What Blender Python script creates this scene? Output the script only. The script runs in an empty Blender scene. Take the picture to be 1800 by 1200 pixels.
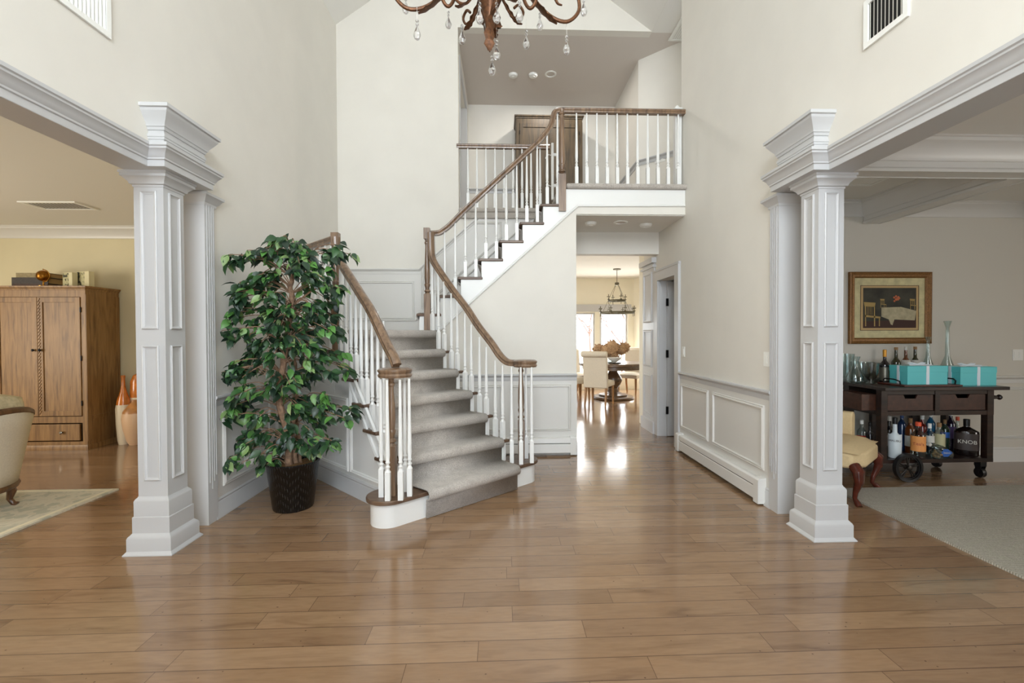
import bpy, bmesh, math, random
from mathutils import Vector as V, Matrix
import mathutils
R = random.Random(7)
S = bpy.context.scene
COL = S.collection
PI = math.pi
# ------------------------------------------------------------------ camera, world, lights, exposure
H, FP, CX, CY = 1.37, 800.0, 911.93, 598.54
_y, _p, _r = .03913, .01476, -.00406
_f = V((math.sin(_y)*math.cos(_p), math.cos(_y)*math.cos(_p), -math.sin(_p)))
_rt = V((math.cos(_y), -math.sin(_y), 0)); _up = _rt.cross(_f)
_c, _s = math.cos(_r), math.sin(_r)
RT = _rt*_c + _up*_s; UP = _up*_c - _rt*_s
cd = bpy.data.cameras.new('camera'); cam = bpy.data.objects.new('camera', cd); COL.objects.link(cam)
cd.sensor_width = 36; cd.lens = 16.0; cd.shift_x = -(CX-900)/1800; cd.shift_y = (CY-600)/1800
cd.clip_start = .05; cd.clip_end = 200
cam.matrix_world = Matrix(((RT.x, UP.x, -_f.x, 0), (RT.y, UP.y, -_f.y, 0), (RT.z, UP.z, -_f.z, H), (0, 0, 0, 1)))
S.camera = cam

def at(px, py, Y):
    d = RT*((px-CX)/FP) - UP*((py-CY)/FP) + _f
    return V((0, 0, H)) + d*(Y/d.y)

W = bpy.data.worlds.new('world'); S.world = W; W.use_nodes = True
bg = W.node_tree.nodes['Background']
bg.inputs[0].default_value = (.80, .90, 1.0, 1); bg.inputs[1].default_value = 5.5
S.view_settings.view_transform = 'Standard'; S.view_settings.look = 'None'
S.view_settings.gamma = 1; S.view_settings.exposure = 0.0
try: S.view_settings.use_curve_mapping = False
except Exception: pass
S.cycles.max_bounces = 10; S.cycles.diffuse_bounces = 6; S.cycles.glossy_bounces = 4
S.cycles.transmission_bounces = 8; S.cycles.transparent_max_bounces = 12
S.cycles.caustics_reflective = False; S.cycles.caustics_refractive = False
S.cycles.sample_clamp_indirect = 6

def area(name, loc, look, sx, sy, power, col=(1, 1, 1), spread=180):
    l = bpy.data.lights.new(name, 'AREA'); l.shape = 'RECTANGLE'; l.size = sx; l.size_y = sy
    l.energy = power; l.color = col; l.spread = math.radians(spread)
    o = bpy.data.objects.new(name, l); COL.objects.link(o); o.location = loc
    o.rotation_euler = (V(look)-V(loc)).to_track_quat('-Z', 'Y').to_euler()
    return o
# added fill lights outside the unseen front wall, upper one aimed at the vault
area('fill_entrance', (0, -2.35, 1.35), (0, 2, 1.35), 2.9, 2.3, 48, (.90, .955, 1))
area('fill_vault', (0, -2.35, 4.3), (0, 3.2, 7.2), 3.0, 2.2, 280, (.90, .955, 1))
# added fill in the living and right-hand rooms, then daylight at the dining windows
area('fill_living', (-7.6, 2.2, 1.5), (-3, 3.2, 1.2), 2.6, 1.7, 150, (1, .93, .80))
area('fill_right_room', (6.9, .6, 1.5), (3.5, 3, 1.0), 2.0, 1.5, 64, (1, .95, .88))
area('daylight_dining', (2.6, 11.35, 1.3), (2.1, 6, .2), 2.2, 1.5, 150, (1, .97, .92))
area('daylight_dining_side', (4.0, 10.95, 1.2), (2.2, 8.4, .3), .8, 1.4, 60, (1, .96, .90))
area('hall_downlight', (.792, 7.116, 5.395), (.792, 7.116, 3), .13, .13, 24, (1, .96, .91))
area('area_dining_left', (-1.6, 8.6, 1.6), (2.0, 8.0, .6), 1.6, 1.4, 40, (1, .96, .9))  # area light shining into the dining end from its left side
sun = bpy.data.lights.new('sun', 'SUN'); sun.energy = 4.0; sun.angle = .01; sun.color = (1, .93, .82)
so = bpy.data.objects.new('sun', sun); COL.objects.link(so)
so.rotation_euler = V((-.62, -.72, -.52)).to_track_quat('-Z', 'Y').to_euler()

# ------------------------------------------------------------------ materials
def lin(*c):
    return tuple(((v/255)/12.92 if v/255 <= .04045 else ((v/255+.055)/1.055)**2.4) for v in c) + (1,)
class NT:
    def __init__(s, name):
        s.m = bpy.data.materials.new(name); s.m.use_nodes = True; s.t = s.m.node_tree; s.b = s.t.nodes['Principled BSDF']
    def n(s, ty, **k):
        x = s.t.nodes.new(ty)
        for a, v in k.items():
            if a.startswith('i_'): x.inputs[int(a[2:]) if a[2:].isdigit() else a[2:]].default_value = v
            else: setattr(x, a, v)
        return x
    def l(s, a, b): s.t.links.new(a, b)
    def math(s, op, a, b=None):
        x = s.n('ShaderNodeMath', operation=op)
        for i, v in enumerate((a, b)):
            if v is None: continue
            if isinstance(v, (int, float)): x.inputs[i].default_value = v
            else: s.l(v, x.inputs[i])
        return x.outputs[0]
    def mix(s, f, a, b, bt='MIX'):
        x = s.n('ShaderNodeMix', data_type='RGBA', blend_type=bt)
        for i, v in ((0, f), (6, a), (7, b)):
            if isinstance(v, (int, float, tuple)): x.inputs[i].default_value = v
            else: s.l(v, x.inputs[i])
        return x.outputs[2]
    def ramp(s, f, stops):
        x = s.n('ShaderNodeValToRGB'); e = x.color_ramp.elements
        while len(e) < len(stops): e.new(.5)
        for q, (p, c) in zip(e, stops): q.position = p; q.color = c
        s.l(f, x.inputs[0]); return x.outputs[0]
    def bump(s, h, st=.3, d=.002):
        x = s.n('ShaderNodeBump'); x.inputs['Strength'].default_value = st; x.inputs['Distance'].default_value = d
        s.l(h, x.inputs['Height']); s.l(x.outputs[0], s.b.inputs['Normal'])
def mat(name, col, rough=.5, metal=0, coat=0, noise=0, ns=8, spec=None, sheen=0, alpha=None, trans=0, emis=0):
    t = NT(name); b = t.b
    b.inputs['Base Color'].default_value = col; b.inputs['Roughness'].default_value = rough
    b.inputs['Metallic'].default_value = metal; b.inputs['Coat Weight'].default_value = coat
    b.inputs['Sheen Weight'].default_value = sheen; b.inputs['Transmission Weight'].default_value = trans
    if spec is not None: b.inputs['Specular IOR Level'].default_value = spec
    if emis: b.inputs['Emission Color'].default_value = col; b.inputs['Emission Strength'].default_value = emis
    if noise:
        g = t.n('ShaderNodeNewGeometry'); q = t.n('ShaderNodeTexNoise'); q.inputs['Scale'].default_value = ns
        q.inputs['Detail'].default_value = 4; t.l(g.outputs['Position'], q.inputs['Vector'])
        d = tuple(v*(1-noise) for v in col[:3]) + (1,); u = tuple(min(1, v*(1+noise*.5)) for v in col[:3]) + (1,)
        t.l(t.ramp(q.outputs[0], [(.3, d), (.7, u)]), b.inputs['Base Color'])
    return t.m
def wood(name, c1, c2, c3, sc=(1, 1, 1), rough=.4, axis='Z', coat=0, grain=1.0):
    t = NT(name); tc = t.n('ShaderNodeTexCoord'); mp = t.n('ShaderNodeMapping')
    mp.inputs['Scale'].default_value = {'Z': (14, 14, 1.2), 'X': (1.2, 14, 14), 'Y': (14, 1.2, 14)}[axis]
    t.l(tc.outputs['Object'], mp.inputs[0])
    n1 = t.n('ShaderNodeTexNoise'); n1.inputs['Scale'].default_value = 2.2*grain; n1.inputs['Detail'].default_value = 6
    n1.inputs['Distortion'].default_value = .6; t.l(mp.outputs[0], n1.inputs['Vector'])
    n2 = t.n('ShaderNodeTexNoise'); n2.inputs['Scale'].default_value = 14*grain; n2.inputs['Detail'].default_value = 3
    t.l(mp.outputs[0], n2.inputs['Vector'])
    c = t.ramp(n1.outputs[0], [(.3, c1), (.5, c2), (.72, c3)])
    c = t.mix(t.math('MULTIPLY', n2.outputs[0], .35), c, c1, 'MULTIPLY')
    t.l(c, t.b.inputs['Base Color']); t.b.inputs['Roughness'].default_value = rough
    t.b.inputs['Coat Weight'].default_value = coat; t.bump(n2.outputs[0], .15, .001)
    return t.m
def floor_mat():
    t = NT('plank_floor'); g = t.n('ShaderNodeNewGeometry'); sp = t.n('ShaderNodeSeparateXYZ'); t.l(g.outputs['Position'], sp.inputs[0])
    x, y = sp.outputs[0], sp.outputs[1]; w = .128
    yy = t.math('DIVIDE', t.math('ADD', y, .03), w); row = t.math('FLOOR', yy); fy = t.math('FRACT', yy)
    wn = t.n('ShaderNodeTexWhiteNoise', noise_dimensions='1D'); t.l(row, wn.inputs['W'])
    L = t.math('ADD', t.math('MULTIPLY', wn.outputs['Value'], .55), .75)
    wn2 = t.n('ShaderNodeTexWhiteNoise', noise_dimensions='1D'); t.l(t.math('ADD', row, 91.7), wn2.inputs['W'])
    xx = t.math('DIVIDE', t.math('ADD', x, t.math('MULTIPLY', wn2.outputs['Value'], 5.0)), L)
    ci = t.math('FLOOR', xx); fx = t.math('FRACT', xx)
    cb = t.n('ShaderNodeCombineXYZ'); t.l(row, cb.inputs[0]); t.l(ci, cb.inputs[1])
    wp = t.n('ShaderNodeTexWhiteNoise', noise_dimensions='2D'); t.l(cb.outputs[0], wp.inputs['Vector'])
    # grain, shifted per plank
    cg = t.n('ShaderNodeCombineXYZ'); t.l(t.math('ADD', t.math('MULTIPLY', x, 1.3), t.math('MULTIPLY', wp.outputs['Value'], 40)), cg.inputs[0])
    t.l(t.math('MULTIPLY', y, 9), cg.inputs[1]); t.l(t.math('MULTIPLY', wp.outputs['Value'], 13), cg.inputs[2])
    n1 = t.n('ShaderNodeTexNoise'); n1.inputs['Scale'].default_value = 1.6; n1.inputs['Detail'].default_value = 7; n1.inputs['Distortion'].default_value = .9
    t.l(cg.outputs[0], n1.inputs['Vector'])
    n2 = t.n('ShaderNodeTexNoise'); n2.inputs['Scale'].default_value = 9; n2.inputs['Detail'].default_value = 4; t.l(cg.outputs[0], n2.inputs['Vector'])
    base = t.ramp(wp.outputs['Value'], [(0, lin(134, 106, 80)), (.35, lin(140, 111, 84)), (.7, lin(146, 117, 89)), (1, lin(152, 123, 95))])
    gr = t.ramp(n1.outputs[0], [(.22, (.42, .36, .31, 1)), (.36, (.84, .81, .78, 1)), (.5, (1, 1, 1, 1)), (.8, (1.0, .96, .91, 1))])
    c = t.mix(.85, base, gr, 'MULTIPLY')
    c = t.mix(.35, c, t.ramp(n2.outputs[0], [(.3, (.72, .68, .64, 1)), (.6, (1, 1, 1, 1))]), 'MULTIPLY')
    # small dark knots
    cv = t.n('ShaderNodeCombineXYZ'); t.l(t.math('MULTIPLY', x, 5), cv.inputs[0]); t.l(t.math('MULTIPLY', y, 6), cv.inputs[1])
    vo = t.n('ShaderNodeTexVoronoi'); vo.inputs['Scale'].default_value = 2.6; t.l(cv.outputs[0], vo.inputs['Vector'])
    kn = t.math('LESS_THAN', vo.outputs['Distance'], .055)
    c = t.mix(t.math('MULTIPLY', kn, .65), c, lin(60, 38, 24))
    gy = t.math('MAXIMUM', t.math('LESS_THAN', fy, .022), t.math('GREATER_THAN', fy, .985))
    gx = t.math('LESS_THAN', t.math('MULTIPLY', fx, L), .003)
    gap = t.math('MAXIMUM', gy, gx)
    c = t.mix(t.math('MULTIPLY', gap, .62), c, lin(58, 38, 26))
    t.l(c, t.b.inputs['Base Color'])
    rg = t.math('ADD', t.math('MULTIPLY', n2.outputs[0], .10), .11); t.l(rg, t.b.inputs['Roughness'])
    t.b.inputs['Coat Weight'].default_value = .35; t.b.inputs['Coat Roughness'].default_value = .12
    hb = t.math('SUBTRACT', t.math('MULTIPLY', n1.outputs[0], .25), gap); t.bump(hb, .25, .0015)
    return t.m
def carpet_mat(name, c1, c2, sc=260):
    t = NT(name); g = t.n('ShaderNodeNewGeometry')
    a = t.n('ShaderNodeTexNoise'); a.inputs['Scale'].default_value = sc; a.inputs['Detail'].default_value = 2; t.l(g.outputs['Position'], a.inputs['Vector'])
    b2 = t.n('ShaderNodeTexNoise'); b2.inputs['Scale'].default_value = 14; b2.inputs['Detail'].default_value = 3; t.l(g.outputs['Position'], b2.inputs['Vector'])
    c = t.ramp(a.outputs[0], [(.35, c1), (.65, c2)]); c = t.mix(.5, c, t.ramp(b2.outputs[0], [(.3, (.74, .73, .72, 1)), (.6, (1, 1, 1, 1))]), 'MULTIPLY')
    t.l(c, t.b.inputs['Base Color']); t.b.inputs['Roughness'].default_value = .95; t.b.inputs['Sheen Weight'].default_value = .25
    t.bump(a.outputs[0], .6, .006); return t.m
def rug_mat(name, ground, motif, dark, zig=False):
    t = NT(name); g = t.n('ShaderNodeNewGeometry'); mp = t.n('ShaderNodeMapping'); t.l(g.outputs['Position'], mp.inputs[0])
    if zig:
        wv = t.n('ShaderNodeTexWave', wave_type='BANDS', bands_direction='Y'); wv.inputs['Scale'].default_value = 22
        wv.inputs['Distortion'].default_value = 2.5; wv.inputs['Detail'].default_value = 2; wv.inputs['Detail Scale'].default_value = 6
        t.l(mp.outputs[0], wv.inputs['Vector']); c = t.ramp(wv.outputs[0], [(.2, dark), (.5, ground), (.9, motif)]); h = wv.outputs[0]
    else:
        v1 = t.n('ShaderNodeTexVoronoi'); v1.inputs['Scale'].default_value = 7; t.l(mp.outputs[0], v1.inputs['Vector'])
        n = t.n('ShaderNodeTexNoise'); n.inputs['Scale'].default_value = 9; n.inputs['Detail'].default_value = 6; n.inputs['Distortion'].default_value = 1.5; t.l(mp.outputs[0], n.inputs['Vector'])
        c = t.ramp(n.outputs[0], [(.36, motif), (.46, ground), (.58, ground), (.66, dark)])
        c = t.mix(t.math('LESS_THAN', v1.outputs['Distance'], .28), c, motif); c = t.mix(.3, c, ground); h = n.outputs[0]
    t.l(c, t.b.inputs['Base Color']); t.b.inputs['Roughness'].default_value = .95; t.bump(h, .4, .004); return t.m
def glass_mat(name, tint=(.9, .95, .95, 1), clear=.82):
    t = NT(name); tr = t.n('ShaderNodeBsdfTransparent'); tr.inputs[0].default_value = tint
    gl = t.n('ShaderNodeBsdfGlossy'); gl.inputs['Roughness'].default_value = .03
    lw = t.n('ShaderNodeLayerWeight'); lw.inputs[0].default_value = 1-clear
    f = t.math('MINIMUM', t.math('ADD', t.math('MULTIPLY', lw.outputs['Facing'], .75), .05 if clear > .4 else .22), 1.0)
    mx = t.n('ShaderNodeMixShader'); t.l(f, mx.inputs[0]); t.l(tr.outputs[0], mx.inputs[1]); t.l(gl.outputs[0], mx.inputs[2])
    t.l(mx.outputs[0], t.t.nodes['Material Output'].inputs[0]); return t.m
M = dict(
 enamel=mat('white_enamel', lin(226, 226, 223), .3), wall=mat('wall_paint', lin(220, 216, 207), .7, noise=.03, ns=3), trim=mat('trim_paint', lin(191, 191, 191), .32),
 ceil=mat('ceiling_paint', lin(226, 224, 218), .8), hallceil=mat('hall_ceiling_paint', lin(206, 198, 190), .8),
 yellow=mat('yellow_wall_paint', lin(214, 204, 170), .75, noise=.05, ns=2), cream=mat('cream_wall_paint', lin(230, 225, 207), .75),
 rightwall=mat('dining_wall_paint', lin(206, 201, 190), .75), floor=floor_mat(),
 rail=wood('rail_wood', lin(96, 74, 56), lin(130, 104, 81), lin(154, 126, 98), rough=.28, coat=.3),
 tread=wood('tread_wood', lin(78, 58, 44), lin(104, 80, 62), lin(122, 98, 76), rough=.35, axis='X'),
 carpet=carpet_mat('stair_carpet', lin(150, 142, 134), lin(204, 197, 188)),
 armoire=wood('armoire_wood', lin(112, 80, 44), lin(146, 110, 66), lin(166, 128, 80), rough=.45),
 cart=wood('cart_wood', lin(24, 15, 12), lin(40, 25, 19), lin(58, 36, 26), rough=.35, axis='X', coat=.2),
 darkmetal=mat('dark_metal', lin(28, 27, 28), .4, .8), brass=mat('brass', lin(190, 140, 60), .25, 1),
 chand=mat('aged_bronze', lin(104, 68, 42), .42, .55, noise=.5, ns=60), fabric=mat('linen_fabric', lin(206, 196, 178), .9, noise=.08, ns=90),
 cream_fabric=mat('cream_fabric', lin(214, 190, 146), .85, noise=.06, ns=60), mahog=mat('mahogany', lin(84, 34, 22), .25, coat=.4, noise=.4, ns=20),
 sofawood=wood('walnut_frame', lin(70, 45, 28), lin(98, 66, 42), lin(120, 84, 54), rough=.35),
 glass=glass_mat('clear_glass'), pane=glass_mat('window_glass', (1, 1, 1, 1), .97), crystal=glass_mat('crystal', (.98, .98, 1, 1), .30),
 teal=mat('teal_paper', lin(96, 200, 204), .5), ribbon=mat('white_satin', lin(222, 232, 240), .35), gold=mat('gold_foil', lin(196, 140, 50), .35, .5),
 white=mat('white_plastic', lin(235, 235, 230), .4), black=mat('black_plastic', lin(18, 18, 20), .35), pot=mat('black_basket', lin(20, 19, 20), .22, coat=.4),
 leafwood=mat('ficus_bark', lin(142, 112, 88), .8, noise=.45, ns=40), soil=mat('moss', lin(120, 88, 50), .95, noise=.5, ns=70),
 iron=mat('wrought_iron', lin(92, 86, 66), .5, .5), table=wood('table_wood', lin(70, 52, 38), lin(104, 80, 58), lin(130, 104, 78), rough=.3, axis='X'),
 oakleg=mat('oak_leg', lin(150, 108, 62), .45, noise=.2, ns=30), hydr=mat('dried_hydrangea', lin(186, 152, 116), .9, noise=.4, ns=50),
 bark=mat('tree_bark', lin(150, 118, 104), .9), heater=mat('heater_enamel', lin(222, 221, 217), .25, .05), darkgap=mat('dark_gap', lin(30, 27, 24), .8))
# ------------------------------------------------------------------ mesh builder
JC = [0]
class MB:
    def __init__(s): s.v = []; s.f = []; s.c = []
    def add(s, vs, fs):
        o = len(s.v); s.v += [tuple(p) for p in vs]; s.f += [tuple(i+o for i in f) for f in fs]; return s
    def box(s, x0, x1, y0, y1, z0, z1, T=None):
        JC[0] = (JC[0]+1) % 8; e = .00008*JC[0]      # a hair of play so that touching boxes never share a plane
        vs = [V((x, y, z)) for z in (z0-e, z1+e) for y in (y0-e, y1+e) for x in (x0-e, x1+e)]
        if T is not None: vs = [T @ v for v in vs]
        return s.add(vs, [(0, 2, 3, 1), (4, 5, 7, 6), (0, 1, 5, 4), (2, 6, 7, 3), (0, 4, 6, 2), (1, 3, 7, 5)])
    def prism(s, poly, d, T=None):
        "poly: 3D points of one planar face, d: extrusion vector"
        a = [V(p) for p in poly]; d = V(d); b = [p+d for p in a]; n = len(a)
        vs = a+b
        if T is not None: vs = [T @ v for v in vs]
        return s.add(vs, [tuple(range(n))[::-1], tuple(range(n, 2*n))] + [(i, (i+1) % n, (i+1) % n+n, i+n) for i in range(n)])
    def flat(s, poly, z0, z1, T=None): return s.prism([(p[0], p[1], z0) for p in poly], (0, 0, z1-z0), T)
    def sweep(s, path, N, prof, closed=False):
        "mitred sweep of prof [(a,b)] along a planar path; a is along N x t, b along N"
        P = [V(p) for p in path]; N = V(N).normalized(); n = len(P); k = len(prof); vs = []
        for i in range(n):
            t1 = (P[i]-P[i-1]) if (closed or i > 0) else (P[i+1]-P[i]); t2 = (P[(i+1) % n]-P[i]) if (closed or i < n-1) else t1
            n1 = N.cross(t1.normalized()); n2 = N.cross(t2.normalized()); m = (n1+n2)/(1+max(-.9, n1.dot(n2)))
            vs += [P[i]+m*a+N*b for a, b in prof]
        fs = []
        for i in range(n if closed else n-1):
            j = (i+1) % n
            fs += [(i*k+q, i*k+(q+1) % k, j*k+(q+1) % k, j*k+q) for q in range(k)]
        if not closed: fs += [tuple(range(k))[::-1], tuple(range((n-1)*k, n*k))]
        return s.add(vs, fs)
    def lathe(s, prof, c=(0, 0, 0), seg=16, T=None, sy=1):
        vs = []; k = len(prof); c = V(c)
        for r, z in prof:
            for j in range(seg):
                a = 2*PI*j/seg; vs.append(c+V((r*math.cos(a), r*math.sin(a)*sy, z)))
        if T is not None: vs = [T @ v for v in vs]
        fs = [(i*seg+j, i*seg+(j+1) % seg, (i+1)*seg+(j+1) % seg, (i+1)*seg+j) for i in range(k-1) for j in range(seg)]
        fs += [tuple(range(seg))[::-1], tuple(range((k-1)*seg, k*seg))]
        return s.add(vs, fs)
    def tube(s, pts, r, seg=8, sec=None, up=None):
        "tube or custom section (list of (u,v)) along a 3D path; r number or per-point list"
        P = [V(p) for p in pts]; n = len(P); rr = r if isinstance(r, (list, tuple)) else [r]*n
        sec = sec or [(math.cos(2*PI*j/seg), math.sin(2*PI*j/seg)) for j in range(seg)]; k = len(sec); vs = []; u = None
        for i in range(n):
            t = (P[min(i+1, n-1)]-P[max(i-1, 0)]).normalized()
            if up is not None:
                u = t.cross(V(up)); u = u.normalized() if u.length > 1e-3 else V((1, 0, 0))
            elif u is None: u = t.orthogonal().normalized()
            else: u = (u-t*u.dot(t)).normalized()
            w = u.cross(t)
            vs += [P[i]+(u*a+w*b)*rr[i] for a, b in sec]
        fs = [(i*k+q, i*k+(q+1) % k, (i+1)*k+(q+1) % k, (i+1)*k+q) for i in range(n-1) for q in range(k)]
        fs += [tuple(range(k))[::-1], tuple(range((n-1)*k, n*k))]
        return s.add(vs, fs)
    def ball(s, c, r, seg=12, rings=7, sz=1, T=None):
        return s.lathe([(max(1e-4, r*math.sin(PI*i/rings)), -r*sz*math.cos(PI*i/rings)) for i in range(rings+1)], c, seg, T)
    def grid(s, nx, ny, f):
        return s.add([f(i/(nx-1), j/(ny-1)) for j in range(ny) for i in range(nx)], [(j*nx+i, j*nx+i+1, (j+1)*nx+i+1, (j+1)*nx+i) for j in range(ny-1) for i in range(nx-1)])
    def build(s, name, m, parent=None, smooth=True, bev=0, sub=0, thick=0, ang=35, recalc=True):
        me = bpy.data.meshes.new(name); me.from_pydata(s.v, [], s.f); me.materials.append(M[m] if isinstance(m, str) else m)
        if recalc:
            b = bmesh.new(); b.from_mesh(me); bmesh.ops.recalc_face_normals(b, faces=b.faces); b.to_mesh(me); b.free()
        if smooth:
            me.shade_smooth(); me.set_sharp_from_angle(angle=math.radians(ang))
        o = bpy.data.objects.new(name, me); COL.objects.link(o)
        if thick: q = o.modifiers.new('solid', 'SOLIDIFY'); q.thickness = thick; q.offset = 0
        if bev: q = o.modifiers.new('bevel', 'BEVEL'); q.width = bev; q.segments = 2; q.limit_method = 'ANGLE'
        if sub: q = o.modifiers.new('sub', 'SUBSURF'); q.levels = sub; q.render_levels = sub
        if parent is not None:
            o.parent = parent; o.matrix_parent_inverse = parent.matrix_world.inverted()
        return o
def tag(o, label, cat, group=None, kind=None):
    o['label'] = label; o['category'] = cat
    if group: o['group'] = group
    if kind: o['kind'] = kind
    return o
def thing(name, label, cat, loc=(0, 0, 0), rz=0, group=None):
    o = bpy.data.objects.new(name, None); COL.objects.link(o); o.empty_display_size = .1
    o.location = loc; o.rotation_euler = (0, 0, rz); o.matrix_world = Matrix.Translation(V(loc)) @ Matrix.Rotation(rz, 4, 'Z')
    return tag(o, label, cat, group)
# parts built in local coordinates of their thing
def lpart(mb, name, m, root, **k):
    o = mb.build(name, m, None, **k); o.parent = root; return o
def struct(name, mb, m, **k):
    o = mb.build(name, m, **k); o['kind'] = 'structure'; return o
TN = [0]
def trim(mb, m='trim', **k):
    TN[0] += 1; return struct('trim_%d' % TN[0], mb, m, **k)
def dup(root, label=None, group=None):
    r = root.copy(); COL.objects.link(r)
    if label: r['label'] = label
    if group: r['group'] = group
    for c in root.children:
        d = c.copy(); COL.objects.link(d); d.parent = r
        for g in c.children:
            e = g.copy(); COL.objects.link(e); e.parent = d
    return r
# ------------------------------------------------------------------ the shell
XL, XR, YB = -2.13, 2.105, 6.08
CZ = 5.41
m = MB().box(-8.2, 7.2, -2.4, 11.6, -.12, 0); struct('floor', m, 'floor', smooth=False)
# left wall: pier beyond the opening, lintel over the opening, pier behind the camera
m = MB().box(XL-.16, XL, 3.38, YB+.15, 0, CZ); m.box(XL-.16, XL, -.9, 3.38, 2.40, CZ); m.box(XL-.16, XL, -2.3, -.9, 0, CZ)
struct('wall_left', m, 'wall', smooth=False)
m = MB().box(XR, XR+.16, 3.38, 5.24, 0, CZ); m.box(XR, XR+.16, -.9, 3.38, 2.42, CZ); m.box(XR, XR+.16, -2.3, -.9, 0, CZ)
m.box(XR, XR+.16, 5.24, 5.40, 0, 2.72); m.box(XR, XR+.16, 5.40, 6.0, 2.07, 2.72); m.box(XR, XR+.16, 6.0, 6.62, 0, 2.72)
struct('wall_right', m, 'wall', smooth=False)
# back wall of the foyer beside the landing, carried under the upper hall floor as the stair wall
m = MB().box(XL, -.55, YB, YB+.15, 0, CZ); m.box(-.55, .85, YB, YB+.15, 0, 2.95); struct('wall_back', m, 'wall', smooth=False)
# vaulted foyer ceiling with gable ends
RZ = 6.9
m = MB().prism([(XL, -2.4, CZ), (-.045, -2.4, RZ), (-.045, -2.4, RZ+.2), (XL-.3, -2.4, RZ+.2), (XL-.3, -2.4, CZ)], (0, 8.5, 0))
m.prism([(2.04, -2.4, CZ), (-.045, -2.4, RZ), (-.045, -2.4, RZ+.2), (2.5, -2.4, RZ+.2), (2.5, -2.4, CZ)], (0, 8.5, 0))
m.box(2.04, 2.4, -2.4, YB, CZ, CZ+.1)
struct('ceiling', m, 'ceil', smooth=False)
m = MB().prism([(XL, YB, CZ), (2.04, YB, CZ), (-.045, YB, RZ)], (0, .12, 0)); struct('wall_gable', m, 'wall', smooth=False)
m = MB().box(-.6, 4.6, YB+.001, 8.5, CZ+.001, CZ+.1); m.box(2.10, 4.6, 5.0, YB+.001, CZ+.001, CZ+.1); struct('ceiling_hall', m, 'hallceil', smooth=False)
# upper hall walls
m = MB().box(-.7, 2.1, 8.1, 8.25, 3.03, CZ); struct('wall_hall_back', m, 'wall', smooth=False)
m = MB().box(-.70, -.56, YB+.15, 6.40, 3.03, CZ); m.box(-.70, -.56, 6.40, 7.62, 5.10, CZ); m.box(-.70, -.56, 7.62, 8.1, 3.03, CZ); m.box(-1.6, -.72, 6.2, 8.0, 3.03, 5.2)
struct('wall_hall_left', m, 'wall', smooth=False)
m = MB().flat([(2.05, 8.1), (2.05, 6.72), (3.2, 5.60), (4.5, 5.60), (4.5, 8.1)], 3.03, CZ); struct('wall_hall_right', m, 'wall', smooth=False)
m = MB().box(2.27, 3.3, 5.06, 5.2, 3.03, CZ); struct('wall_hall_front', m, 'wall', smooth=False)
m = MB().box(-.70, 4.5, YB+.10, 8.2, 2.90, 3.03); m.box(-.54, 4.5, YB-.04, YB+.12, 2.90, 3.03); m.box(.70, 4.5, 5.16, YB-.04, 2.90, 3.03); m.box(.66, 2.1, 5.16, 6.1, 2.72, 2.90); struct('floor_upper', m, 'carpet', smooth=False)
m = MB().box(.85, XR, 5.15, 6.02, 2.712, 2.725); struct('ceiling_passage', m, 'ceil', smooth=False)
# door casing of the upper hall (left side) with hinges
m = MB().box(-.575, -.545, 6.31, 6.40, 3.05, 5.19); m.box(-.575, -.545, 6.31, 7.72, 5.10, 5.19); m.box(-.575, -.545, 7.62, 7.72, 3.05, 5.19); m.box(-.68, -.56, 7.60, 7.62, 3.05, 5.1)
trim(m, smooth=False)
# unseen front wall behind the camera, its glazed openings added to let light in
m = MB().box(XL-.2, -1.6, -2.3, -2.2, 0, RZ); m.box(1.6, XR+.2, -2.3, -2.2, 0, RZ); m.box(-1.6, 1.6, -2.3, -2.2, 2.45, 3.1); m.box(-1.6, 1.6, -2.3, -2.2, 5.5, RZ)
struct('wall_front', m, 'wall', smooth=False)
m = MB()
for x in (-1.6, -1.0, -.5, 0, .5, 1.0, 1.56): m.box(x, x+.05, -2.29, -2.23, 0 if abs(x) > .9 else .1, 2.45); m.box(x, x+.05, -2.29, -2.23, 3.1, 5.5)
for z in (0, .55, 1.2, 1.85, 2.41, 3.1, 3.9, 4.7, 5.45): m.box(-1.6, 1.6, -2.29, -2.23, z, z+.05)
struct('window_1', m, 'trim', smooth=False)
# living room
m = MB().box(-8.2, XL-.16, 6.15, 6.3, 0, 2.79); struct('wall_living_back', m, 'yellow', smooth=False)
m = MB().box(-8.2, -8.05, -2.3, 6.15, 0, 2.79); m.box(-8.2, XL-.16, -2.4, -2.3, 0, 2.79); m.box(XL-.17, XL-.161, 3.45, 6.15, 0, 2.79); struct('wall_living', m, 'yellow', smooth=False)
m = MB().box(-8.2, XL-.16, -2.4, 6.2, 2.78, 2.9); struct('ceiling_living', m, 'ceil', smooth=False)
# right-hand room
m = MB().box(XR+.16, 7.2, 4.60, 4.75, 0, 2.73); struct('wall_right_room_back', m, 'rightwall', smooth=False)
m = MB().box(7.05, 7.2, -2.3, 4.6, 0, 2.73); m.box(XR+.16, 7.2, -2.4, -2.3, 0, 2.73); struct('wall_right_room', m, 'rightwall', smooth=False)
m = MB().box(XR+.16, 7.2, -2.4, 4.7, 2.72, 2.85); struct('ceiling_right_room', m, 'ceil', smooth=False)
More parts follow.
